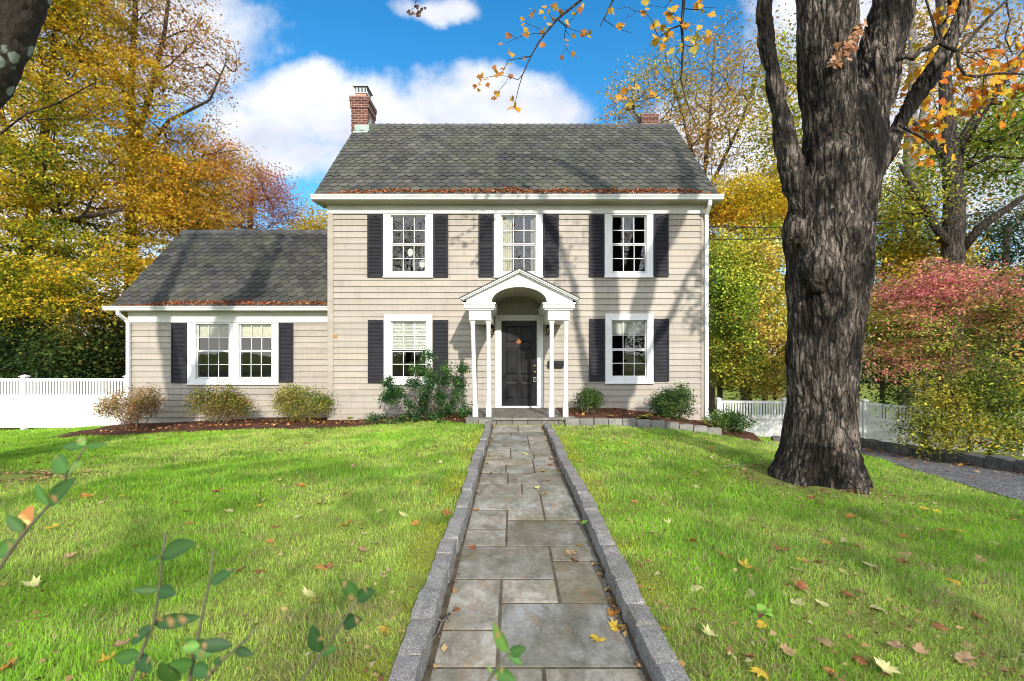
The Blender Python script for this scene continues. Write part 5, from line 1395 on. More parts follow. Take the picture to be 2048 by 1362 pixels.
tree('lime_tree_behind', 'light green tree glimpsed between the left fork and the trunk of the big maple', [trunkline([(1590, 640, .16), (1590, 420, .12), (1575, 220, .07)], 21)],
     [el(1570, 190, 20.8, 55, 140, 2), el(1610, 330, 21, 70, 90, 2), el(1530, 260, 20.6, 40, 70, 1.6)], 260, 26, .15, [(.14, .22, .03), (.30, .38, .05), (.42, .42, .06), (.55, .40, .05)], 125, spr=.42, flat=.6, step=.6)
tree('ivy_trunk_tree', 'stout grey trunked tree with lime green leaves above the pink bush', [trunkline([(1898, 700, .31), (1906, 500, .28), (1908, 400, .26), (1903, 320, .24), (1893, 230, .18), (1888, 120, .14), (1880, 0, .11), (1878, -150, .1)], 14), [(at(1903, 320, 14), .17), (at(1950, 240, 13.8), .14), (at(2000, 170, 13.6), .11), (at(2060, 90, 13.4), .08)], [(at(1905, 500, 14), .14), (at(1868, 450, 13.8), .11), (at(1840, 400, 13.7), .08), (at(1800, 330, 13.6), .05)], [(at(1915, 510, 14), .12), (at(1960, 455, 13.6), .11), (at(2010, 420, 13.3), .09), (at(2060, 385, 13), .06)], [(at(1900, 330, 14), .10), (at(1860, 270, 14.2), .08), (at(1820, 240, 14.4), .05)], [(at(1935, 335, 13.7), .05), (at(1985, 312, 13.3), .04), (at(2060, 318, 13), .03)]],
     [el(1930, 320, 15.2, 130, 90, 1.0), el(1815, 390, 14, 55, 80, 1.2), el(1990, 290, 13.8, 80, 90, 1.3), el(1840, 470, 14.8, 90, 40, .9), el(2060, 250, 13.4, 80, 150, 1.6)], 380, 44, .09, [(.09, .19, .025), (.18, .32, .035), (.30, .38, .04), (.46, .40, .05)], 126, spr=.30, flat=.5, step=.4, bark_='dark_bark', rtip=.007)
tree('bare_amber_tree', 'sparse amber leaved tree behind the stout grey trunk', [trunkline([(1822, 640, .3), (1826, 400, .28), (1820, 300, .24), (1826, 160, .16), (1822, 0, .1)], 20.5), [(at(1826, 330, 20.5), .15), (at(1850, 200, 20.6), .1), (at(1875, 60, 20.7), .07)], [(at(1820, 380, 20.5), .14), (at(1920, 230, 20.7), .1), (at(2010, 100, 21), .07)]],
     [el(1830, 110, 20.6, 130, 160, 3), el(1960, 100, 21, 140, 170, 3), el(1960, 330, 21, 130, 100, 3), el(1800, 330, 21, 60, 100, 2)], 640, 15, .15, [(.42, .32, .06), (.48, .28, .05), (.42, .20, .06), (.5, .4, .1)], 127, spr=.45, flat=.8, up=.2, step=.6, bark_='pale_bark', upb=.5)
tree('dark_hemlock', 'dark evergreen glimpsed behind the pink bush at the driveway side', [trunkline([(2010, 700, .2), (2012, 450, .12)], 24)],
     [el(2010, 470, 24, 90, 80, 2.5), el(1960, 540, 24, 80, 60, 2.5), el(2100, 480, 24, 100, 130, 2.5)], 320, 52, .13, DRK, 128, spr=.42, flat=.6, step=.6)
tree('dark_thicket', 'dark shaded thicket behind the pink bush and the fence', [trunkline([(1800, 760, .06), (1800, 660, .04)], 15.5), [(at(1950, 760, 15.5), .06), (at(1950, 640, 15.5), .04)], [(at(2060, 760, 15.5), .06), (at(2060, 640, 15.5), .04)]], [el(1790, 700, 15.5, 90, 110, 1.2), el(1930, 680, 15.6, 110, 110, 1.2), el(2060, 670, 15.6, 110, 120, 1.2)], 420, 54, .12, DRK, 132, cat='shrub', spr=.34, flat=.6, step=.45)
tree('yellow_green_understory', 'yellow green understory tree right beside the big maple trunk, behind the pink bush', [trunkline([(1765, 720, .08), (1770, 500, .05)], 16)],
     [el(1770, 440, 16, 60, 70, 1.5), el(1760, 600, 15.6, 55, 120, 1.4), el(1840, 520, 15.8, 70, 60, 1.4)], 200, 96, .10, [(.12, .20, .025), (.30, .33, .04), (.58, .44, .04), (.60, .34, .03)], 129, spr=.34, flat=.5, step=.4)
tree('burning_bush', 'large burning bush, pink on top and green below, beside the driveway', [trunkline([(1850, 850, .05), (1850, 700, .035), (1820, 620, .02)], 11.6), [(at(1900, 850, 11.6), .05), (at(1900, 700, 11.6), .035), (at(1920, 590, 11.6), .02)], [(at(1990, 850, 11.8), .05), (at(1995, 720, 11.8), .035), (at(2010, 620, 11.8), .02)]],
     [el(1860, 580, 11.6, 120, 55, 1.3), el(1930, 560, 11.8, 110, 60, 1.3), el(1800, 630, 11.3, 85, 70, 1.2), el(2010, 610, 11.6, 90, 75, 1.3), el(1900, 690, 11.3, 130, 80, 1.3), el(1780, 700, 11.2, 65, 60, 1.0), el(2000, 740, 11.2, 100, 90, 1.2)], 430, 90, .072,
     [(.07, .12, .022), (.14, .20, .03), (.24, .30, .04), (.40, .38, .06), (.60, .38, .14), (.70, .28, .20), (.72, .20, .22)], 130, cat='shrub', shell=1.5, spr=.27, flat=.12, up=.4, step=.3, rtip=.005, zmix=1.1, mixscale=1.0, asp=.5)
tree('arching_shrub', 'yellow green arching shrub spilling over the stone wall and fence', [trunkline([(1895, 905, .03), (1890, 840, .02), (1850, 790, .012)], 9.9), [(at(1935, 905, 9.9), .03), (at(1945, 840, 9.8), .02), (at(1950, 770, 9.7), .012)], [(at(1975, 910, 9.9), .03), (at(2010, 850, 9.7), .02), (at(2040, 790, 9.6), .012)]],
     [el(1880, 800, 9.9, 80, 60, .9), el(1960, 770, 9.7, 85, 60, 1.), el(2040, 790, 9.5, 80, 85, 1.), el(1850, 850, 9.8, 52, 45, .7), el(1950, 850, 9.5, 80, 50, .8), el(2050, 870, 9.2, 60, 45, .6), el(1890, 885, 9.5, 60, 22, .5), el(1990, 890, 9.3, 60, 22, .5)], 430, 58, .062, [(.05, .095, .018), (.14, .20, .03), (.30, .33, .045), (.55, .45, .06)], 131, cat='shrub', shell=1.6, spr=.19, flat=.4, up=.25, step=.25, rtip=.005, asp=.42, upb=.4, mixscale=1.4)
# --- far wood: individual trees, copies of three kinds
protos = []
for i, (pal, lb) in enumerate(((YEL, 'distant yellow tree of the far wood behind the houses'), (DRK+GRN[:2], 'distant dark green tree of the far wood behind the houses'), (BRN, 'distant russet tree of the far wood behind the houses'))):
    b = np.array([-30.+9*i, 44, 0]); z = g1(b[0], b[1])
    t = tree('wood_tree', lb, [[(b+[0, 0, z-.2], .25), (b+[0, 0, z+4], .16), (b+[.2, 0, z+8], .08)]], [(b+[0, 0, z+6.5], (3.4, 3, 3.6)), (b+[0, 0, z+3], (3, 2.6, 2.8))], 230, 42, .26, pal, 140+i, group=f'far wood {["yellow", "dark green", "russet"][i]} trees', spr=.62, flat=.6, step=.8, rtip=.012)
    protos.append(t)
rg = np.random.default_rng(8)
for i in range(34):
    x = -62+i*4.0+rg.normal(0, 1); y = 40+rg.uniform(-4, 12)
    c = dup(protos[int(rg.choice([0, 1, 1, 2]))], (x, y, g1(x, y))); c.rotation_euler = (0, 0, rg.uniform(0, 6.28)); s = rg.uniform(.75, 1.15)*(.85 if -19 < x < 21 else 1); c.scale = (s, s, s*rg.uniform(.85, 1.1))
# --- trees across the street behind the camera (seen only as reflections and shade)
for i, (x, y, h, pal, per, lb) in enumerate(((-27, -46, 22, BRN, 34, 'russet tree standing across the street, farthest toward the wing side'), (-14.5, -44, 21, YEL, 34, 'yellow tree standing across the street facing the low wing'), (-1, -47, 20, BRN, 10, 'half bare tree standing across the street facing the front door'), (14, -44, 22, ORG_, 24, 'orange tree standing across the street facing the lower window'), (28, -46, 21, GRN, 34, 'green tree standing across the street, farthest toward the driveway side'), (7.5, -11, 8.5, YEL, 5, 'small thin yellow tree at the near kerb of the street'))):
    b = np.array([x, y, g1(x, y)])
    tree('street_tree', lb, [[(b-[0, 0, .2], .28*h/12), (b+[0, 0, h*.35], .2*h/12), (b+[.3, 0, h*.7], .1)], [(b+[0, 0, h*.3], .14), (b+[1.6, .3, h*.6], .07)], [(b+[0, 0, h*.33], .14), (b+[-1.6, -.3, h*.65], .07)]], [(b+[0, 0, h*.66], (.3*h, .26*h, h*.34))], 300, per, .026*h*(.4 if h > 15 else .9), pal, 150+i, spr=.6, flat=.6, step=.6, rtip=.012)
tree('reflection_thicket', 'long dark thicket row added unseen across the street to darken the window reflections', [[(np.array([q, -29.5, -.1]), .07), (np.array([q, -29.5, 2.7]), .05)] for q in np.arange(-24, 25, 4)], [(np.array([q, -29.5, 3.8]), (2.6, 1.0, 4.2)) for q in np.arange(-24, 25, 3.0)], 900, 40, .26, DRK, 160, cat='hedge', spr=.6, flat=.7, step=.7)  # unseen row added to keep bright sky out of the pane reflections

# --- shrubs at the house
def shrub(name, label, px, py, Y, rx, ry, dy, natt, per, ls, pal, seed, stems=7, spr=.09, **k):
    c = at(px, py, Y); z = g1(c[0], c[1]); rg = np.random.default_rng(seed); X_ = rx*Y/FPX
    tr = []
    for i in range(stems):
        a = rg.uniform(-1, 1); p0 = np.array([c[0]+a*.18*X_*1.2, Y+rg.normal(0, .08), z-.03]); p1 = np.array([c[0]+a*X_*.55, Y+rg.normal(0, .2), z+(c[2]-z)*.8])
        tr.append([(p0, .011), (p1, .007)])
    return tree(name, label, tr, [el(px, py, Y, rx*.86, ry*.86, dy)]+[el(px+rg.uniform(-.65, .65)*rx, py-rg.uniform(-.35, .45)*ry, Y+rg.normal(0, .1), rx*rg.uniform(.25, .42), ry*rg.uniform(.35, .6), dy*.5) for _ in range(4)], natt, per, ls, pal, seed, cat='shrub', spr=spr, step=.14, rtip=.0028, mixscale=2.2, tpart='stem', cpart='foliage', bark_='twig_bark', **k)
SH1 = [(.15, .14, .03), (.29, .23, .05), (.42, .26, .08), (.40, .15, .06), (.42, .34, .16)]
SH2 = [(.10, .12, .022), (.22, .21, .035), (.34, .28, .06), (.34, .19, .07)]
SH3 = [(.09, .13, .02), (.20, .24, .035), (.33, .33, .06), (.40, .32, .09)]
grp = 'deciduous shrubs under the wing windows'
shrub('barberry_shrub', 'reddish straw coloured mounded shrub at the fence end of the wing', 264, 808, 12.0, 72, 40, .55, 420, 20, .042, SH1, 201, spr=.085, flat=.8, up=.3, bare=.15)
shrub('barberry_shrub', 'olive brown mounded shrub under the twin wing window', 438, 806, 12.0, 74, 42, .55, 430, 24, .042, SH2, 202, spr=.085, flat=.8, up=.3, bare=.05)
shrub('barberry_shrub', 'yellow green mounded shrub at the main house corner', 604, 808, 12.0, 68, 40, .55, 420, 26, .042, SH3, 203, spr=.085, flat=.8, up=.3)
BOX = [(.018, .05, .014), (.035, .095, .02), (.07, .15, .03), (.13, .20, .04)]
HOL = [(.016, .055, .018), (.03, .10, .028), (.055, .15, .035), (.12, .22, .05)]
# holly with straggling arms
def holly():
    Y = 11.25; rg = np.random.default_rng(210); b = at(862, 860, Y); z = g1(b[0], b[1])
    arms = [(855, 712), (858, 745), (925, 735), (905, 760), (915, 790), (880, 760), (830, 740), (822, 765), (775, 768), (772, 795), (800, 785), (930, 820), (940, 830), (900, 815), (825, 815), (810, 835), (850, 790), (870, 835), (835, 840), (890, 845), (860, 765), (895, 740), (845, 810), (880, 795), (780, 780), (920, 770)]
    seeds = []
    for (x, y) in arms[:10]:
        p = at(x, y, Y+rg.normal(0, .25)); m = (np.array([b[0], b[1], z])+p)/2+np.array([0, 0, .12]); seeds.append([(np.array([b[0]+rg.normal(0, .06), b[1], z-.03]), .014), (m, .009), (p, .004)])
    t = empty('holly_shrub', (b[0], b[1], z), 'straggly dark green holly bush in front of the lower window beside the porch', 'shrub')
    A = [at(x, y, Y+rg.normal(0, .22))+rg.normal(0, 1, 3)*[.055, .1, .055] for x, y in arms for _ in range(10)]
    A += [at(*(np.array([862, 858])*(1-q)+np.array(arms[int(rg.integers(len(arms)))])*q), Y+rg.normal(0, .2)) for q in rg.uniform(.25, .95, 60)]
    A = np.array(A); A = A[A[:, 2] > z+.05]
    skeleton_mesh('stem', seeds, A, rg, M['twig_bark'], t, step=.15, rtip=.0028)
    C = spray(A, 46, .06, .9, rg); foliage('foliage', C, .052, HOL, rg, t, 'leaf_waxy', .3, 2.5, 0, 5, .6)
holly()
shrub('low_holly', 'low sprig of dark holly on the mulch beside the straggly holly', 762, 842, 11.5, 34, 16, .25, 60, 16, .05, HOL, 211, stems=4, mat='leaf_waxy', spr=.07)
shrub('low_holly', 'second low sprig of holly spreading at the lawn edge near the step', 800, 848, 11.05, 24, 12, .2, 46, 16, .05, HOL, 212, stems=3, mat='leaf_waxy', spr=.07)
shrub('boxwood_shrub', 'small round boxwood with bare stems beside the porch step', 1176, 800, 11.3, 34, 24, .36, 230, 30, .038, BOX, 213, stems=9, mat='leaf_waxy', spr=.06, flat=.9, up=.3)
shrub('boxwood_shrub', 'larger bushy boxwood under the corner of the lower window', 1346, 806, 11.3, 45, 40, .5, 400, 32, .04, BOX, 214, stems=8, mat='leaf_waxy', spr=.07, flat=.9, up=.3)
shrub('spreading_shrub', 'low spreading green shrub at the house corner in front of the white fence', 1462, 842, 10.7, 56, 22, .45, 230, 30, .042, [(.03, .07, .02), (.06, .14, .03), (.13, .22, .05), (.26, .30, .08)], 215, stems=7, spr=.075, flat=.8, up=.4)
# hosta clumps with long leaves
def clump(px, py, Y, n, L, cols, label, name='hosta'):
    c = at(px, py, Y); clump_at(np.array([c[0], Y, g1(c[0], Y)+.15]), n, L, cols, label, name)
def clump_at(c, n, L, cols, label, name):
    Y = c[1]; z = c[2]; rg = np.random.default_rng(int(abs(c[0])*1000)); Vs, Fs, cs = [], [], []; k = 0
    for i in range(n):
        a = rg.uniform(0, 6.283); e = rg.uniform(.3, 1.1); l = L*(.7+.5*rg.random()); d = np.array([math.cos(a)*math.cos(e), math.sin(a)*math.cos(e), math.sin(e)]); s = unit(np.cross(d, [0, 0, 1.]))
        for j in range(6):
            t = j/5; w = l*.26*math.sin(math.pi*min(1, t*.93+.07)); p = np.array([c[0], Y, z])+d*l*t+np.array([0, 0, -.55*l*t*t])
            Vs += [p-s*w, p+np.array([0, 0, -.02*l]), p+s*w]
            if j: b = k+j*3; Fs += [(b-3, b-2, b+1, b), (b-2, b-1, b+2, b+1)]
        cc = np.array(cols[int(rg.integers(len(cols)))])*(1+.15*rg.normal()); cs += [cc]*18; k += 18
    o = mesh_np(name, np.array(Vs), np.array(Fs), M['leaf'], col=np.clip(np.array(cs), .01, 1), smooth=True, loc=(c[0], Y, z)); tag(o, label, 'plant')
clump(1288, 842, 10.62, 22, .24, [(.34, .38, .06), (.46, .44, .08), (.24, .33, .05), (.5, .42, .12)], 'yellow green hosta clump behind the granite edging')
clump(1224, 848, 10.6, 9, .14, [(.34, .38, .06), (.5, .42, .1)], 'tiny yellow hosta remnant between the two boxwoods')
def weed(px, py, n, L, label):
    p = ground_hit(px, py); clump_at(p, n, L, [(.16, .34, .05), (.24, .42, .07), (.12, .28, .05)], label, 'weed')
weed(1519, 1226, 9, .10, 'bright green weed rosette in the lawn beside the right hand kerb'); weed(338, 1296, 8, .09, 'bright green weed rosette in the lawn behind the close shoots'); weed(860, 1005, 7, .07, 'small weed tuft in the lawn beside the path kerb'); weed(1168, 1047, 6, .06, 'small weed growing at the foot of the kerb on the path edge')
clump(703, 842, 11.6, 10, .18, [(.3, .34, .1), (.4, .38, .14)], 'small pale grassy clump on the mulch below the dark shutter', 'grass_clump')

# ================================================================== THE BIG MAPLE
def remesh(mb, vox):
    o = mb.build('tmp', []); md = o.modifiers.new('r', 'REMESH'); md.mode = 'VOXEL'; md.voxel_size = vox; md.use_smooth_shade = True
    sm = o.modifiers.new('s', 'SMOOTH'); sm.iterations = 6; sm.factor = .5
    dg = bpy.context.evaluated_depsgraph_get(); me = bpy.data.meshes.new_from_object(o.evaluated_get(dg)); bpy.data.objects.remove(o)
    n = len(me.vertices); V = np.empty(n*3); me.vertices.foreach_get('co', V); Nn = np.empty(n*3); me.vertices.foreach_get('normal', Nn); return me, V.reshape(-1, 3), Nn.reshape(-1, 3)
def barkify(me, V, Nn, amp=.022, f=9., s=0):
    w = fbm(V*np.array([2.2, 2.2, 1.1]), 3, s)*2.2
    Q = np.c_[V[:, 0]*f+w, V[:, 1]*f-w, V[:, 2]*1.7]
    r1 = 1-np.abs(fbm(Q, 3, s+3)*2-1); r2 = 1-np.abs(fbm(Q*2.3, 2, s+9)*2-1)
    lump = fbm(V*2.0, 3, s+20)-.5; fine = fbm(V*np.array([45, 45, 14]), 2, s+5)-.5
    d = -amp*1.5*r1**3-amp*.7*r2**3+lump*.10+fine*amp*.6+amp*.8
    V2 = V+Nn*d[:, None]; me.vertices.foreach_set('co', V2.astype(np.float32).ravel()); me.update(); return me
YT = TREE_R[1]
bz = g1(*TREE_R)
big = empty('big_maple', (TREE_R[0], TREE_R[1], bz), 'old maple with thick grey furrowed trunk and forked limbs on the lawn', 'tree')
rings = [(1012, 1500, 1785), (985, 1520, 1768), (960, 1531, 1753), (930, 1543, 1740), (900, 1551, 1731), (860, 1559, 1724), (800, 1566, 1722), (750, 1568, 1724), (700, 1569, 1728), (650, 1571, 1737), (600, 1571, 1747), (560, 1570, 1754), (520, 1567, 1757), (480, 1563, 1758), (455, 1562, 1759), (420, 1570, 1762), (380, 1574, 1767), (330, 1586, 1772), (280, 1602, 1772), (220, 1622, 1762), (170, 1655, 1735)]
mb = MB(); V = []; nseg = 40; rgb = np.random.default_rng(4)
for i, (py, xl, xr) in enumerate(rings):
    z = CAMZ+(HOR-py)*YT/FPX; tl, tr = math.atan((xl-1024)/FPX), math.atan((xr-1024)/FPX); tm = (tl+tr)/2; cx, rx = YT*math.tan(tm), YT*math.sin((tr-tl)/2)/math.cos(tm)-.012; fl = sst(-z, -.75, .15)
    for k in range(nseg):
        t = 2*math.pi*k/nseg
        lob = 1+.30*fl*(math.cos(5*t+.6)+.5*math.cos(3*t+2))*(abs(math.sin(t))**.5)
        V.append((cx+rx*math.cos(t), YT+rx*.95*math.sin(t)*lob, z))
n = len(rings)
mb.add(V, [(i*nseg+k, (i+1)*nseg+k, (i+1)*nseg+(k+1) % nseg, i*nseg+(k+1) % nseg) for i in range(n-1) for k in range(nseg)]+[tuple(range(nseg)), tuple(range(n*nseg-1, (n-1)*nseg-1, -1))])
mb.f = [list(reversed(f)) for f in mb.f]
def px_line(pts, Y0):
    return [(at(p[0], p[1], Y0+(p[3] if len(p) > 3 else 0)), p[2]*math.cos(math.atan((p[0]-1024)/FPX))*.98) for p in pts]
stemA = px_line([(1690, 420, .38), (1668, 300, .40), (1656, 200, .375), (1655, 100, .385), (1652, 0, .39), (1650, -100, .38)], 6.0)+[(np.array([3.9, 5.9, 7.6]), .33), (np.array([3.7, 5.7, 9.0]), .24), (np.array([3.2, 5.2, 10.6]), .13)]
stemB = px_line([(1700, 420, .36), (1725, 300, .33), (1742, 200, .33), (1764, 100, .325), (1788, 0, .32), (1805, -100, .31)], 6.15)+[(np.array([5.5, 6.4, 7.6]), .27), (np.array([6.0, 6.9, 9.0]), .19), (np.array([6.3, 7.2, 10.6]), .1)]
limbL = px_line([(1625, 440, .20), (1592, 365, .19), (1576, 315, .165), (1566, 260, .14), (1555, 200, .122), (1544, 140, .116), (1532, 90, .125), (1530, 40, .128), (1528, -40, .12)], 5.95)+[(np.array([2.8, 5.7, 7.3]), .10), (np.array([2.1, 5.8, 8.4]), .085), (np.array([1.2, 6.3, 9.2]), .06)]
limbR = px_line([(1740, 350, .17), (1778, 290, .155), (1800, 248, .14), (1839, 182, .128), (1883, 117, .118), (1918, 44, .112), (1945, -30, .108)], 6.15)+[(np.array([6.9, 6.6, 8.0]), .085), (np.array([7.8, 7.2, 9.2]), .05)]
for L in (stemA, stemB, limbL, limbR):
    n0 = len(mb.v); mb.tube([p for p, _ in L], [r for _, r in L], 20)
# burls on the trunk
for (px, py, r, dy) in ((1590, 462, .13, -.16), (1690, 570, .26, -.17), (1640, 540, .22, -.27)):
    c = at(px, py, YT+dy); mb.lathe(0, 0, [(.01*r, -r), (.55*r, -.83*r), (.9*r, -.4*r), (r, 0), (.9*r, .4*r), (.55*r, .83*r), (.01*r, r)], 14)
    m = 7*14; mb.v[-m:] = [(x+c[0], y+c[1], z*1.5+c[2]) for x, y, z in mb.v[-m:]]
tmpo = mb
o_ = mb.build('tmpfix', []); fix_normals(o_)
mb2 = MB(); mb2.v = [tuple(v.co) for v in o_.data.vertices]; mb2.f = [list(p.vertices) for p in o_.data.polygons]; mb2.m = [0]*len(mb2.f); mb2.c = [(1, 1, 1)]*len(mb2.v); bpy.data.objects.remove(o_)
me, V, Nn = remesh(mb2, .0135); barkify(me, V-0, Nn, .021, 9.5, 5)
me.name = 'trunk'; me.materials.clear(); me.materials.append(M['maple_bark'])
me.transform(__import__('mathutils').Matrix.Translation(-Vector(ORG[big.name])))
me.polygons.foreach_set('use_smooth', np.ones(len(me.polygons), bool))
link('trunk', me, big)
# thin limbs with leaves inside the picture, and the crown overhead
rg = np.random.default_rng(90)
wig = px_line([(1795, 118, .045), (1812, 112, .042), (1826, 117, .04), (1841, 100, .042), (1859, 96, .04), (1877, 83, .045), (1897, 94, .036), (1915, 103, .034), (1947, 70, .026), (1977, 35, .023), (2012, 2, .02), (2050, -40, .016)], 5.75)
wig2 = px_line([(1915, 103, .026), (1917, 130, .024), (1930, 150, .022), (1953, 153, .021), (1991, 147, .02), (2030, 147, .018), (2070, 152, .014)], 5.75)
wig3 = px_line([(1877, 83, .022), (1866, 45, .018), (1852, 0, .015), (1840, -60, .012)], 5.75)
wig4 = px_line([(1800, 250, .03), (1825, 265, .022), (1850, 278, .018), (1872, 300, .014), (1880, 325, .01)], 6.0)
wig5 = px_line([(2012, 2, .014), (2020, 40, .013), (2010, 75, .011), (2025, 110, .008)], 5.75)
hang1 = [(np.array([1.2, 6.3, 9.2]), .05), (np.array([1.45, 7.4, 8.9]), .035)]+px_line([(1200, -60, .028), (1162, 0, .023), (1115, 38, .019), (1090, 68, .016), (1077, 85, .015), (1062, 112, .012), (1045, 150, .009), (1036, 180, .007), (1029, 214, .004)], 8.3)
hang2 = [(np.array([2.4, 5.75, 8.0]), .045), (np.array([2.45, 6.4, 7.4]), .035)]+px_line([(1370, -40, .028), (1367, 10, .025), (1363, 50, .022), (1366, 90, .019), (1364, 130, .016), (1362, 160, .012), (1369, 192, .009), (1383, 230, .006), (1398, 262, .003)], 7.0)
hang2b = px_line([(1362, 156, .010), (1343, 174, .008), (1315, 193, .006), (1280, 203, .004)], 7.0)
hang3 = [(np.array([1.45, 7.4, 8.9]), .03)]+px_line([(1240, -40, .02), (1226, 0, .016), (1212, 30, .012), (1200, 52, .006)], 7.8)
hang3b = px_line([(1207, 38, .007), (1232, 56, .005), (1262, 66, .003)], 7.8)
hang4 = [(np.array([-.2, 6.6, 8.9]), .02)]+px_line([(838, -40, .012), (834, -5, .008), (828, 16, .004)], 7.6)
cont = [(np.array([1.2, 6.3, 9.2]), .045), (np.array([.4, 6.5, 9.1]), .03), (np.array([-.2, 6.6, 8.9]), .02)]
seeds = [wig, wig2, wig3, wig4, wig5, hang1, hang2, hang2b, hang3, hang3b, hang4, cont]
def pts(s, Y, j=.12):
    A = []
    for q in s.split():
        x, y = map(float, q.split(',')); A.append(at(x, y, Y+rg.normal(0, j)))
    return np.array(A)
a1 = pts('1051,46 1014,65 1012,86 1117,18 1107,40 1132,53 1140,72 1132,90 1123,109 1151,112 1165,65 1042,114 1017,120 1005,144 980,153 958,150 956,168 1017,153 1000,179 1019,192 990,200 1022,213 1033,216 1167,9 1086,62 1049,70 1100,30 1150,30 1060,30 1172,68 1095,20 995,150 1090,90', 8.3)
a2 = pts('1310,60 1325,55 1340,58 1318,75 1335,72 1320,88 1345,95 1395,70 1405,20 1398,8 1345,25 1355,35 1292,10 1290,22 1260,205 1250,188 1273,172 1317,143 1390,95 1365,92 1375,45 1330,15 1420,30 1300,190 1350,110 1240,50 1215,20 1410,75 1430,15', 7.0)
a4 = pts('820,22 833,10 845,20 836,27 826,30', 7.6, .03)
x_, y_ = [], []
a3 = np.concatenate([ell_pts(rg, [el(1850, 130, 6.9, 60, 45, .4), el(1990, 120, 6.6, 70, 70, .4), el(1930, 190, 6.9, 110, 60, .4), el(1840, 250, 7.0, 50, 40, .4), el(2000, 200, 6.8, 50, 60, .4), el(1900, 30, 6.8, 60, 40, .4), el(1860, 290, 7, 60, 30, .3)], 84, 2.0)])
crown = ell_pts(rg, [((3.4, 5.2, 10.3), (4.6, 3.8, 2.8)), ((6.3, 6.4, 11.0), (3.6, 3.4, 2.8)), ((1.0, 6.3, 10.4), (2.6, 2.4, 1.8))], 480, 2.2)
crown = crown[crown[:, 2] > 1.85+.735*np.clip(crown[:, 1], 0, 30)+.25]
att = np.concatenate([a1, a2, a4, a3, crown])
allseeds = seeds+[[(p, r) for p, r in L[-4:]] for L in (stemA, stemB, limbL, limbR)]
P, r_, chains, sid = grow(allseeds, att, rg, step=.22, rtip=.0035, jit=.10, expo=.5, ids=True)
GROUPS = [[0, 1, 2, 4], [3], [5, 8, 9, 10, 11], [6, 7]]+[[q] for q in range(12, 16)]
for gr in GROUPS:
    mb = MB()
    for i in gr:
        if i < len(seeds): mb.tube([p for p, _ in seeds[i]], [q for _, q in seeds[i]], 8)
    for ch, si in zip(chains, sid):
        if si not in gr: continue
        rr = [r_[i] for i in ch]; rr[0] = min(rr[0], rr[1]*1.3); mb.tube([P[i] for i in ch], rr, 5, cap=False)
    if mb.v: mb.build('branch' if gr[0] < 12 else 'crown', M['dark_bark'], big, smooth=True)
def maple_cloud(C, size, rg, cols, up=-.1):
    """full lobed leaves hanging from their stalks"""
    Vs, Fs, cs = [], [], []; k = 0; base = [leaf_fan(1., [.2, -.2, .35, .1][v], 300+v, .0) for v in range(4)]
    for c in C:
        V, F = base[int(rg.integers(4))]; s = size*(.7+.6*rg.random())
        d = np.array([rg.normal(0, .5), rg.normal(0, .5), -.75]); d /= np.linalg.norm(d)     # tip hangs down
        nr = np.array([rg.normal(0, .45), -1+rg.normal(0, .5), rg.normal(0, .5)+.25]); nr -= d*nr.dot(d); nr /= np.linalg.norm(nr); sd = np.cross(d, nr)
        W = c+s*(V[:, :1]*sd+V[:, 1:2]*d+V[:, 2:]*nr); Vs.append(W); Fs.append(F+k); k += len(V)
        cc = np.array(cols[int(rg.integers(len(cols)))])*(1+.12*rg.normal()); cs.append(np.tile(cc, (len(V), 1))*(1+.08*rg.normal(size=(len(V), 1))))
    return np.concatenate(Vs), np.concatenate(Fs), np.clip(np.concatenate(cs), .01, 1)
OC = [(.62, .36, .03), (.62, .28, .02), (.60, .20, .02), (.55, .40, .04), (.45, .13, .02)]
def build_leaves(att_, per, sp, size, cols):
    C = spray(att_, per, sp, .8, rg); return maple_cloud(C, size, rg, cols)
G1 = build_leaves(a1, 1.9, .05, .095, [(.55, .34, .05), (.60, .30, .04), (.45, .20, .05), (.42, .16, .05)])
G2 = build_leaves(a2, 2.2, .05, .105, [(.60, .36, .05), (.60, .27, .03), (.5, .38, .06)])
G4 = build_leaves(a4, 2.5, .02, .06, [(.10, .06, .04), (.16, .08, .05)])
G3 = build_leaves(a3, 3.4, .12, .115, OC)
tot = [G1, G2, G4, G3]; k = 0; Fo = []
for g in tot: Fo.append(g[1]+k); k += len(g[0])
mesh_np('crown', np.concatenate([g[0] for g in tot]), np.concatenate(Fo), M['leaf'], parent=big, col=np.concatenate([g[2] for g in tot]))
C = spray(crown, 15, .42, .5, rg); C = C[C[:, 2] > 1.8+.735*np.clip(C[:, 1], 0, 30)]
o = foliage('crown', C, .10, ORG_, rg, big, seed=9)
# dry leaves caught in the fork
n = 120; t = rg.random(n); Y0 = 5.68
C = np.array([at(1672+48*q+rg.normal(0, 7), 130-75*q+rg.normal(0, 8), Y0+.06*rg.normal()-.02+.12*q) for q in t])
V, F, c = maple_cloud(C, .07, rg, [(.36, .19, .10), (.42, .26, .15), (.28, .13, .07)])
o = mesh_np('leaf_litter', V, F, M['dry_leaf'], col=c); tag(o, 'dry tan leaves caught in the fork of the big maple', kind='stuff')

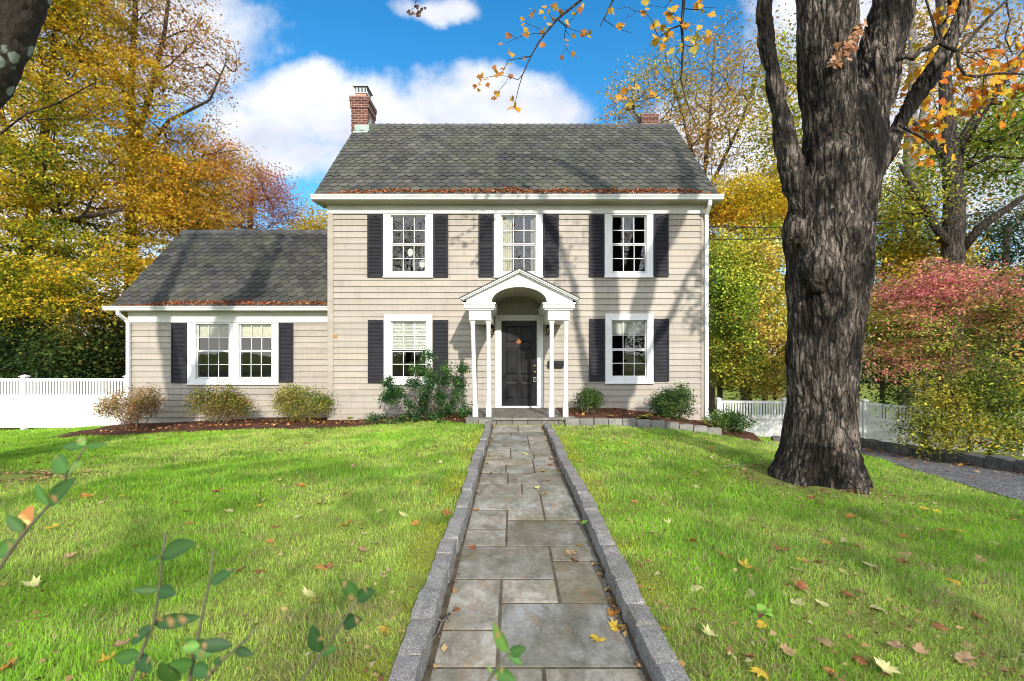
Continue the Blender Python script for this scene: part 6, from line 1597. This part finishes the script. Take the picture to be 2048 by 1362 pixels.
# ================================================================== LEANING TREE AT THE LEFT
lz = g1(*TREE_L)
lt = empty('leaning_maple', (TREE_L[0], TREE_L[1], lz), 'dark lichen spotted leaning tree whose limb fills the upper corner beside the yellow maple', 'tree')
L1 = [(np.array([-7.85, 6.25, lz-.2]), .75), (np.array([-7.8, 6.2, lz+.4]), .52), (np.array([-7.7, 6.15, 1.6]), .44), (np.array([-7.35, 6.0, 2.8]), .43), (np.array([-6.85, 5.85, 3.6]), .42)]
L2 = px_line([(-115, 300, .42), (-62, 200, .43), (-22, 120, .43), (8, 50, .42), (30, 0, .42), (52, -60, .41)], 5.75)
L3 = [(np.array([-5.2, 5.6, 6.6]), .36), (np.array([-5.0, 5.3, 8.2]), .25), (np.array([-4.7, 5.0, 10.]), .12)]
L4 = [(np.array([-7.2, 5.95, 3.0]), .28), (np.array([-7.7, 6.4, 5.2]), .22), (np.array([-7.9, 6.9, 7.5]), .14), (np.array([-8., 7.2, 9.5]), .08)]
mb = MB()
for L in (L1+L2+L3, L4): mb.tube([p for p, _ in L], [q for _, q in L], 20)
o_ = mb.build('tmpfix', []); fix_normals(o_)
mb2 = MB(); mb2.v = [tuple(v.co) for v in o_.data.vertices]; mb2.f = [list(p.vertices) for p in o_.data.polygons]; mb2.m = [0]*len(mb2.f); mb2.c = [(1, 1, 1)]*len(mb2.v); bpy.data.objects.remove(o_)
me, V, Nn = remesh(mb2, .022); barkify(me, V, Nn, .014, 8., 8)
me.name = 'trunk'; me.materials.clear(); me.materials.append(M['lichen_bark'])
me.transform(__import__('mathutils').Matrix.Translation(-Vector(ORG[lt.name]))); me.polygons.foreach_set('use_smooth', np.ones(len(me.polygons), bool)); link('trunk', me, lt)
b1 = [(np.array([-6.9, 6.3, 4.2]), .05)]+px_line([(-30, 285, .03), (0, 268, .025), (51, 228, .02), (113, 208, .014), (192, 164, .008)], 6.9)
b2 = px_line([(41, 240, .012), (110, 238, .009), (205, 238, .005)], 6.9)
crownL = ell_pts(rg, [((-6.3, 6.0, 10.), (4.4, 3.6, 2.6)), ((-8.2, 7.6, 9.8), (3, 2.8, 2.4))], 330, 2.2)
crownL = crownL[crownL[:, 2] > 1.85+.735*np.clip(crownL[:, 1], 0, 30)+.25]
aL = np.concatenate([pts('70,200 120,190 160,170 190,150 90,235 150,232 60,215 130,205 170,185', 6.9), crownL])
P, r_, chains, sid = grow([b1, b2, L3[1:], L4[2:]], aL, rg, step=.25, rtip=.004, jit=.08, ids=True)
for gr in ([0, 1], [2], [3]):
    mb = MB()
    for i in gr:
        if i < 2: s_ = (b1, b2)[i]; mb.tube([p for p, _ in s_], [q for _, q in s_], 7)
    for ch, si in zip(chains, sid):
        if si not in gr: continue
        rr = [r_[i] for i in ch]; rr[0] = min(rr[0], rr[1]*1.3); mb.tube([P[i] for i in ch], rr, 5, cap=False)
    if mb.v: mb.build('branch', M['dark_bark'], lt, smooth=True)
C = spray(crownL, 24, .42, .5, rg); C = C[C[:, 2] > 1.8+.735*np.clip(C[:, 1], 0, 30)]
foliage('crown', C, .11, YEL, rg, lt, seed=12)
# surface roots and soil mound at its foot
mb = MB()
for a, l in ((-.4, 1.7), (.1, 1.3), (-.9, 1.5), (.7, 1.0), (-1.6, 1.2)):
    ps = []
    for q in np.linspace(.25, 1, 7):
        x = TREE_L[0]+math.cos(a+.3*math.sin(q*4))*l*q; y = TREE_L[1]+math.sin(a+.3*math.sin(q*4))*l*q; ps.append((np.array([x, y, g1(x, y)+.05-.06*q]), .10*(1.1-q)+.01))
    mb.tube([p for p, _ in ps], [r for _, r in ps], 8)
mb.build('root', M['lichen_bark'], lt, smooth=True)

# ================================================================== SKY, SUN, CAMERA
SUN_EL = 24.5; az = math.atan2(.24, -1.0)
sd = Vector((math.sin(math.atan2(.24, 1))*math.cos(R(SUN_EL)), -math.cos(math.atan2(.24, 1))*math.cos(R(SUN_EL)), math.sin(R(SUN_EL))))
sun = bpy.data.lights.new('sun', 'SUN'); sun.energy = SUN_E; sun.angle = R(1.0); sun.color = (1, .93, .82)
so = bpy.data.objects.new('sun', sun); COL.objects.link(so); so.rotation_euler = sd.to_track_quat('Z', 'Y').to_euler()
W = bpy.data.worlds.new('World'); SC.world = W; W.use_nodes = True; nt = W.node_tree; nn = nt.nodes; ln = nt.links
bg = nn['Background']; bg.inputs[1].default_value = SKY_S
sky = nn.new('ShaderNodeTexSky'); sky.sky_type = 'NISHITA'; sky.sun_disc = False; sky.sun_elevation = R(SUN_EL); sky.sun_rotation = R(180-13.5); sky.air_density = 1.0; sky.dust_density = .3; sky.ozone_density = 2.0
tc = nn.new('ShaderNodeTexCoord'); sp = nn.new('ShaderNodeSeparateXYZ'); ln.new(tc.outputs['Generated'], sp.inputs[0])
def mth(op, a, b=None, c=None):
    x = nn.new('ShaderNodeMath'); x.operation = op
    for i, v in enumerate((a, b, c)):
        if v is None: continue
        if isinstance(v, bpy.types.NodeSocket): ln.new(v, x.inputs[i])
        else: x.inputs[i].default_value = v
    return x.outputs[0]
dyv = mth('MAXIMUM', mth('ABSOLUTE', sp.outputs[1]), .08)
u = mth('DIVIDE', sp.outputs[0], dyv); v = mth('DIVIDE', sp.outputs[2], dyv)
cb = nn.new('ShaderNodeCombineXYZ'); ln.new(u, cb.inputs[0]); ln.new(v, cb.inputs[1]); ln.new(sp.outputs[1], cb.inputs[2])
def noi(scale, det, rough, off=0., sx=1., sy=1.):
    mp = nn.new('ShaderNodeMapping'); ln.new(cb.outputs[0], mp.inputs[0]); mp.inputs['Location'].default_value = (off, off*.7, 0); mp.inputs['Scale'].default_value = (sx, sy, .2)
    x = nn.new('ShaderNodeTexNoise'); ln.new(mp.outputs[0], x.inputs['Vector']); x.inputs['Scale'].default_value = scale; x.inputs['Detail'].default_value = det; x.inputs['Roughness'].default_value = rough; return x.outputs['Fac']
w1 = mth('SUBTRACT', noi(3.2, 5, .6, 7.), .5); w2 = mth('SUBTRACT', noi(3.2, 5, .6, 11.), .5)
u_, v_ = u, v
u = mth('ADD', u, mth('MULTIPLY', w1, .22)); v = mth('ADD', v, mth('MULTIPLY', w2, .16))
def blob(px, py, rx, ry):
    u0, v0 = (px-1024)/FPX, (HOR-py)/FPX
    a = mth('MULTIPLY', mth('SUBTRACT', u, u0), FPX/rx); b = mth('MULTIPLY', mth('SUBTRACT', v, v0), FPX/ry)
    return mth('SUBTRACT', 1, mth('ADD', mth('MULTIPLY', a, a), mth('MULTIPLY', b, b)))
m = None
for q in ((600, 200, 150, 85), (740, 235, 230, 95), (905, 195, 150, 75), (1060, 215, 120, 60), (530, 280, 190, 100), (630, 335, 200, 60), (880, 18, 85, 32), (1990, 250, 330, 230), (1700, 330, 230, 160), (60, 480, 380, 260), (-150, 250, 330, 300), (300, 60, 240, 160), (1290, 300, 120, 50), (2300, 420, 300, 250), (1480, 290, 200, 110), (1750, 120, 260, 200)):
    b = mth('MAXIMUM', blob(*q), -3.0); m = b if m is None else mth('MAXIMUM', m, b)
n1 = noi(5.2, 12, .62, .3); n2 = noi(15, 8, .65, 2.)
fl = mth('ADD', m, mth('MULTIPLY', mth('SUBTRACT', n1, .5), 2.3)); fl = mth('ADD', fl, mth('MULTIPLY', mth('SUBTRACT', n2, .5), 1.1))
back = mth('LESS_THAN', sp.outputs[1], 0.)
flb = mth('MULTIPLY', mth('SUBTRACT', noi(1.6, 8, .58, 5.), .41), 5.)
fl = mth('ADD', mth('MULTIPLY', fl, mth('SUBTRACT', 1, back)), mth('MULTIPLY', flb, back))
mr = nn.new('ShaderNodeMapRange'); mr.interpolation_type = 'SMOOTHSTEP'; ln.new(fl, mr.inputs[0]); mr.inputs[1].default_value = -.4; mr.inputs[2].default_value = .9
hz = nn.new('ShaderNodeMapRange'); ln.new(sp.outputs[2], hz.inputs[0]); hz.inputs[1].default_value = .12; hz.inputs[2].default_value = .0; hz.inputs[3].default_value = 0; hz.inputs[4].default_value = .8
mask = mth('MAXIMUM', mr.outputs[0], hz.outputs[0])
cr = nn.new('ShaderNodeValToRGB'); ln.new(noi(2.6, 7, .55, 3., 1., 1.6), cr.inputs[0])
k = CLOUD/SKY_S
kb = mth('MULTIPLY_ADD', back, k*CLOUD_BACK_FILL, k)  # unseen clouds behind the camera brightened as added fill on the facade
cr.color_ramp.elements[0].position = .38; cr.color_ramp.elements[0].color = (.60, .65, .79, 1); cr.color_ramp.elements[1].position = .60; cr.color_ramp.elements[1].color = (1, 1, 1, 1)
cm = nn.new('ShaderNodeMix'); cm.data_type = 'RGBA'; cm.blend_type = 'MULTIPLY'; cm.inputs[0].default_value = 1; ln.new(cr.outputs[0], cm.inputs[6]); kc = nn.new('ShaderNodeCombineColor'); [ln.new(kb, kc.inputs[i]) for i in range(3)]; ln.new(kc.outputs[0], cm.inputs[7])
hs = nn.new('ShaderNodeHueSaturation'); hs.inputs['Saturation'].default_value = SKY_SAT; hs.inputs['Value'].default_value = SKY_V; hs.inputs['Hue'].default_value = SKY_H; ln.new(sky.outputs[0], hs.inputs['Color'])
mx = nn.new('ShaderNodeMix'); mx.data_type = 'RGBA'; ln.new(mask, mx.inputs[0]); ln.new(hs.outputs[0], mx.inputs[6]); ln.new(cm.outputs[2], mx.inputs[7])
ln.new(mx.outputs[2], bg.inputs[0])
cam = bpy.data.cameras.new('camera'); co = bpy.data.objects.new('camera', cam); COL.objects.link(co); SC.camera = co
co.location = (0, 0, CAMZ); co.rotation_euler = (R(90), 0, 0); cam.lens = 17.0; cam.sensor_width = 36; cam.shift_y = 24/2048; cam.clip_start = .05; cam.clip_end = 2000
cam.dof.use_dof = True; cam.dof.focus_distance = 8.5; cam.dof.aperture_fstop = 4.5
vs = SC.view_settings; vs.view_transform = 'Standard'; vs.look = 'None'; vs.gamma = 1; vs.exposure = EXPO
SC.render.engine = 'CYCLES'; SC.cycles.max_bounces = 4; SC.cycles.diffuse_bounces = 2; SC.cycles.glossy_bounces = 2; SC.cycles.transmission_bounces = 2; SC.cycles.transparent_max_bounces = 6
SC.cycles.use_adaptive_sampling = True; SC.cycles.adaptive_threshold = .015
SC.cycles.use_denoising = DENOISE; SC.cycles.filter_width = 1.0
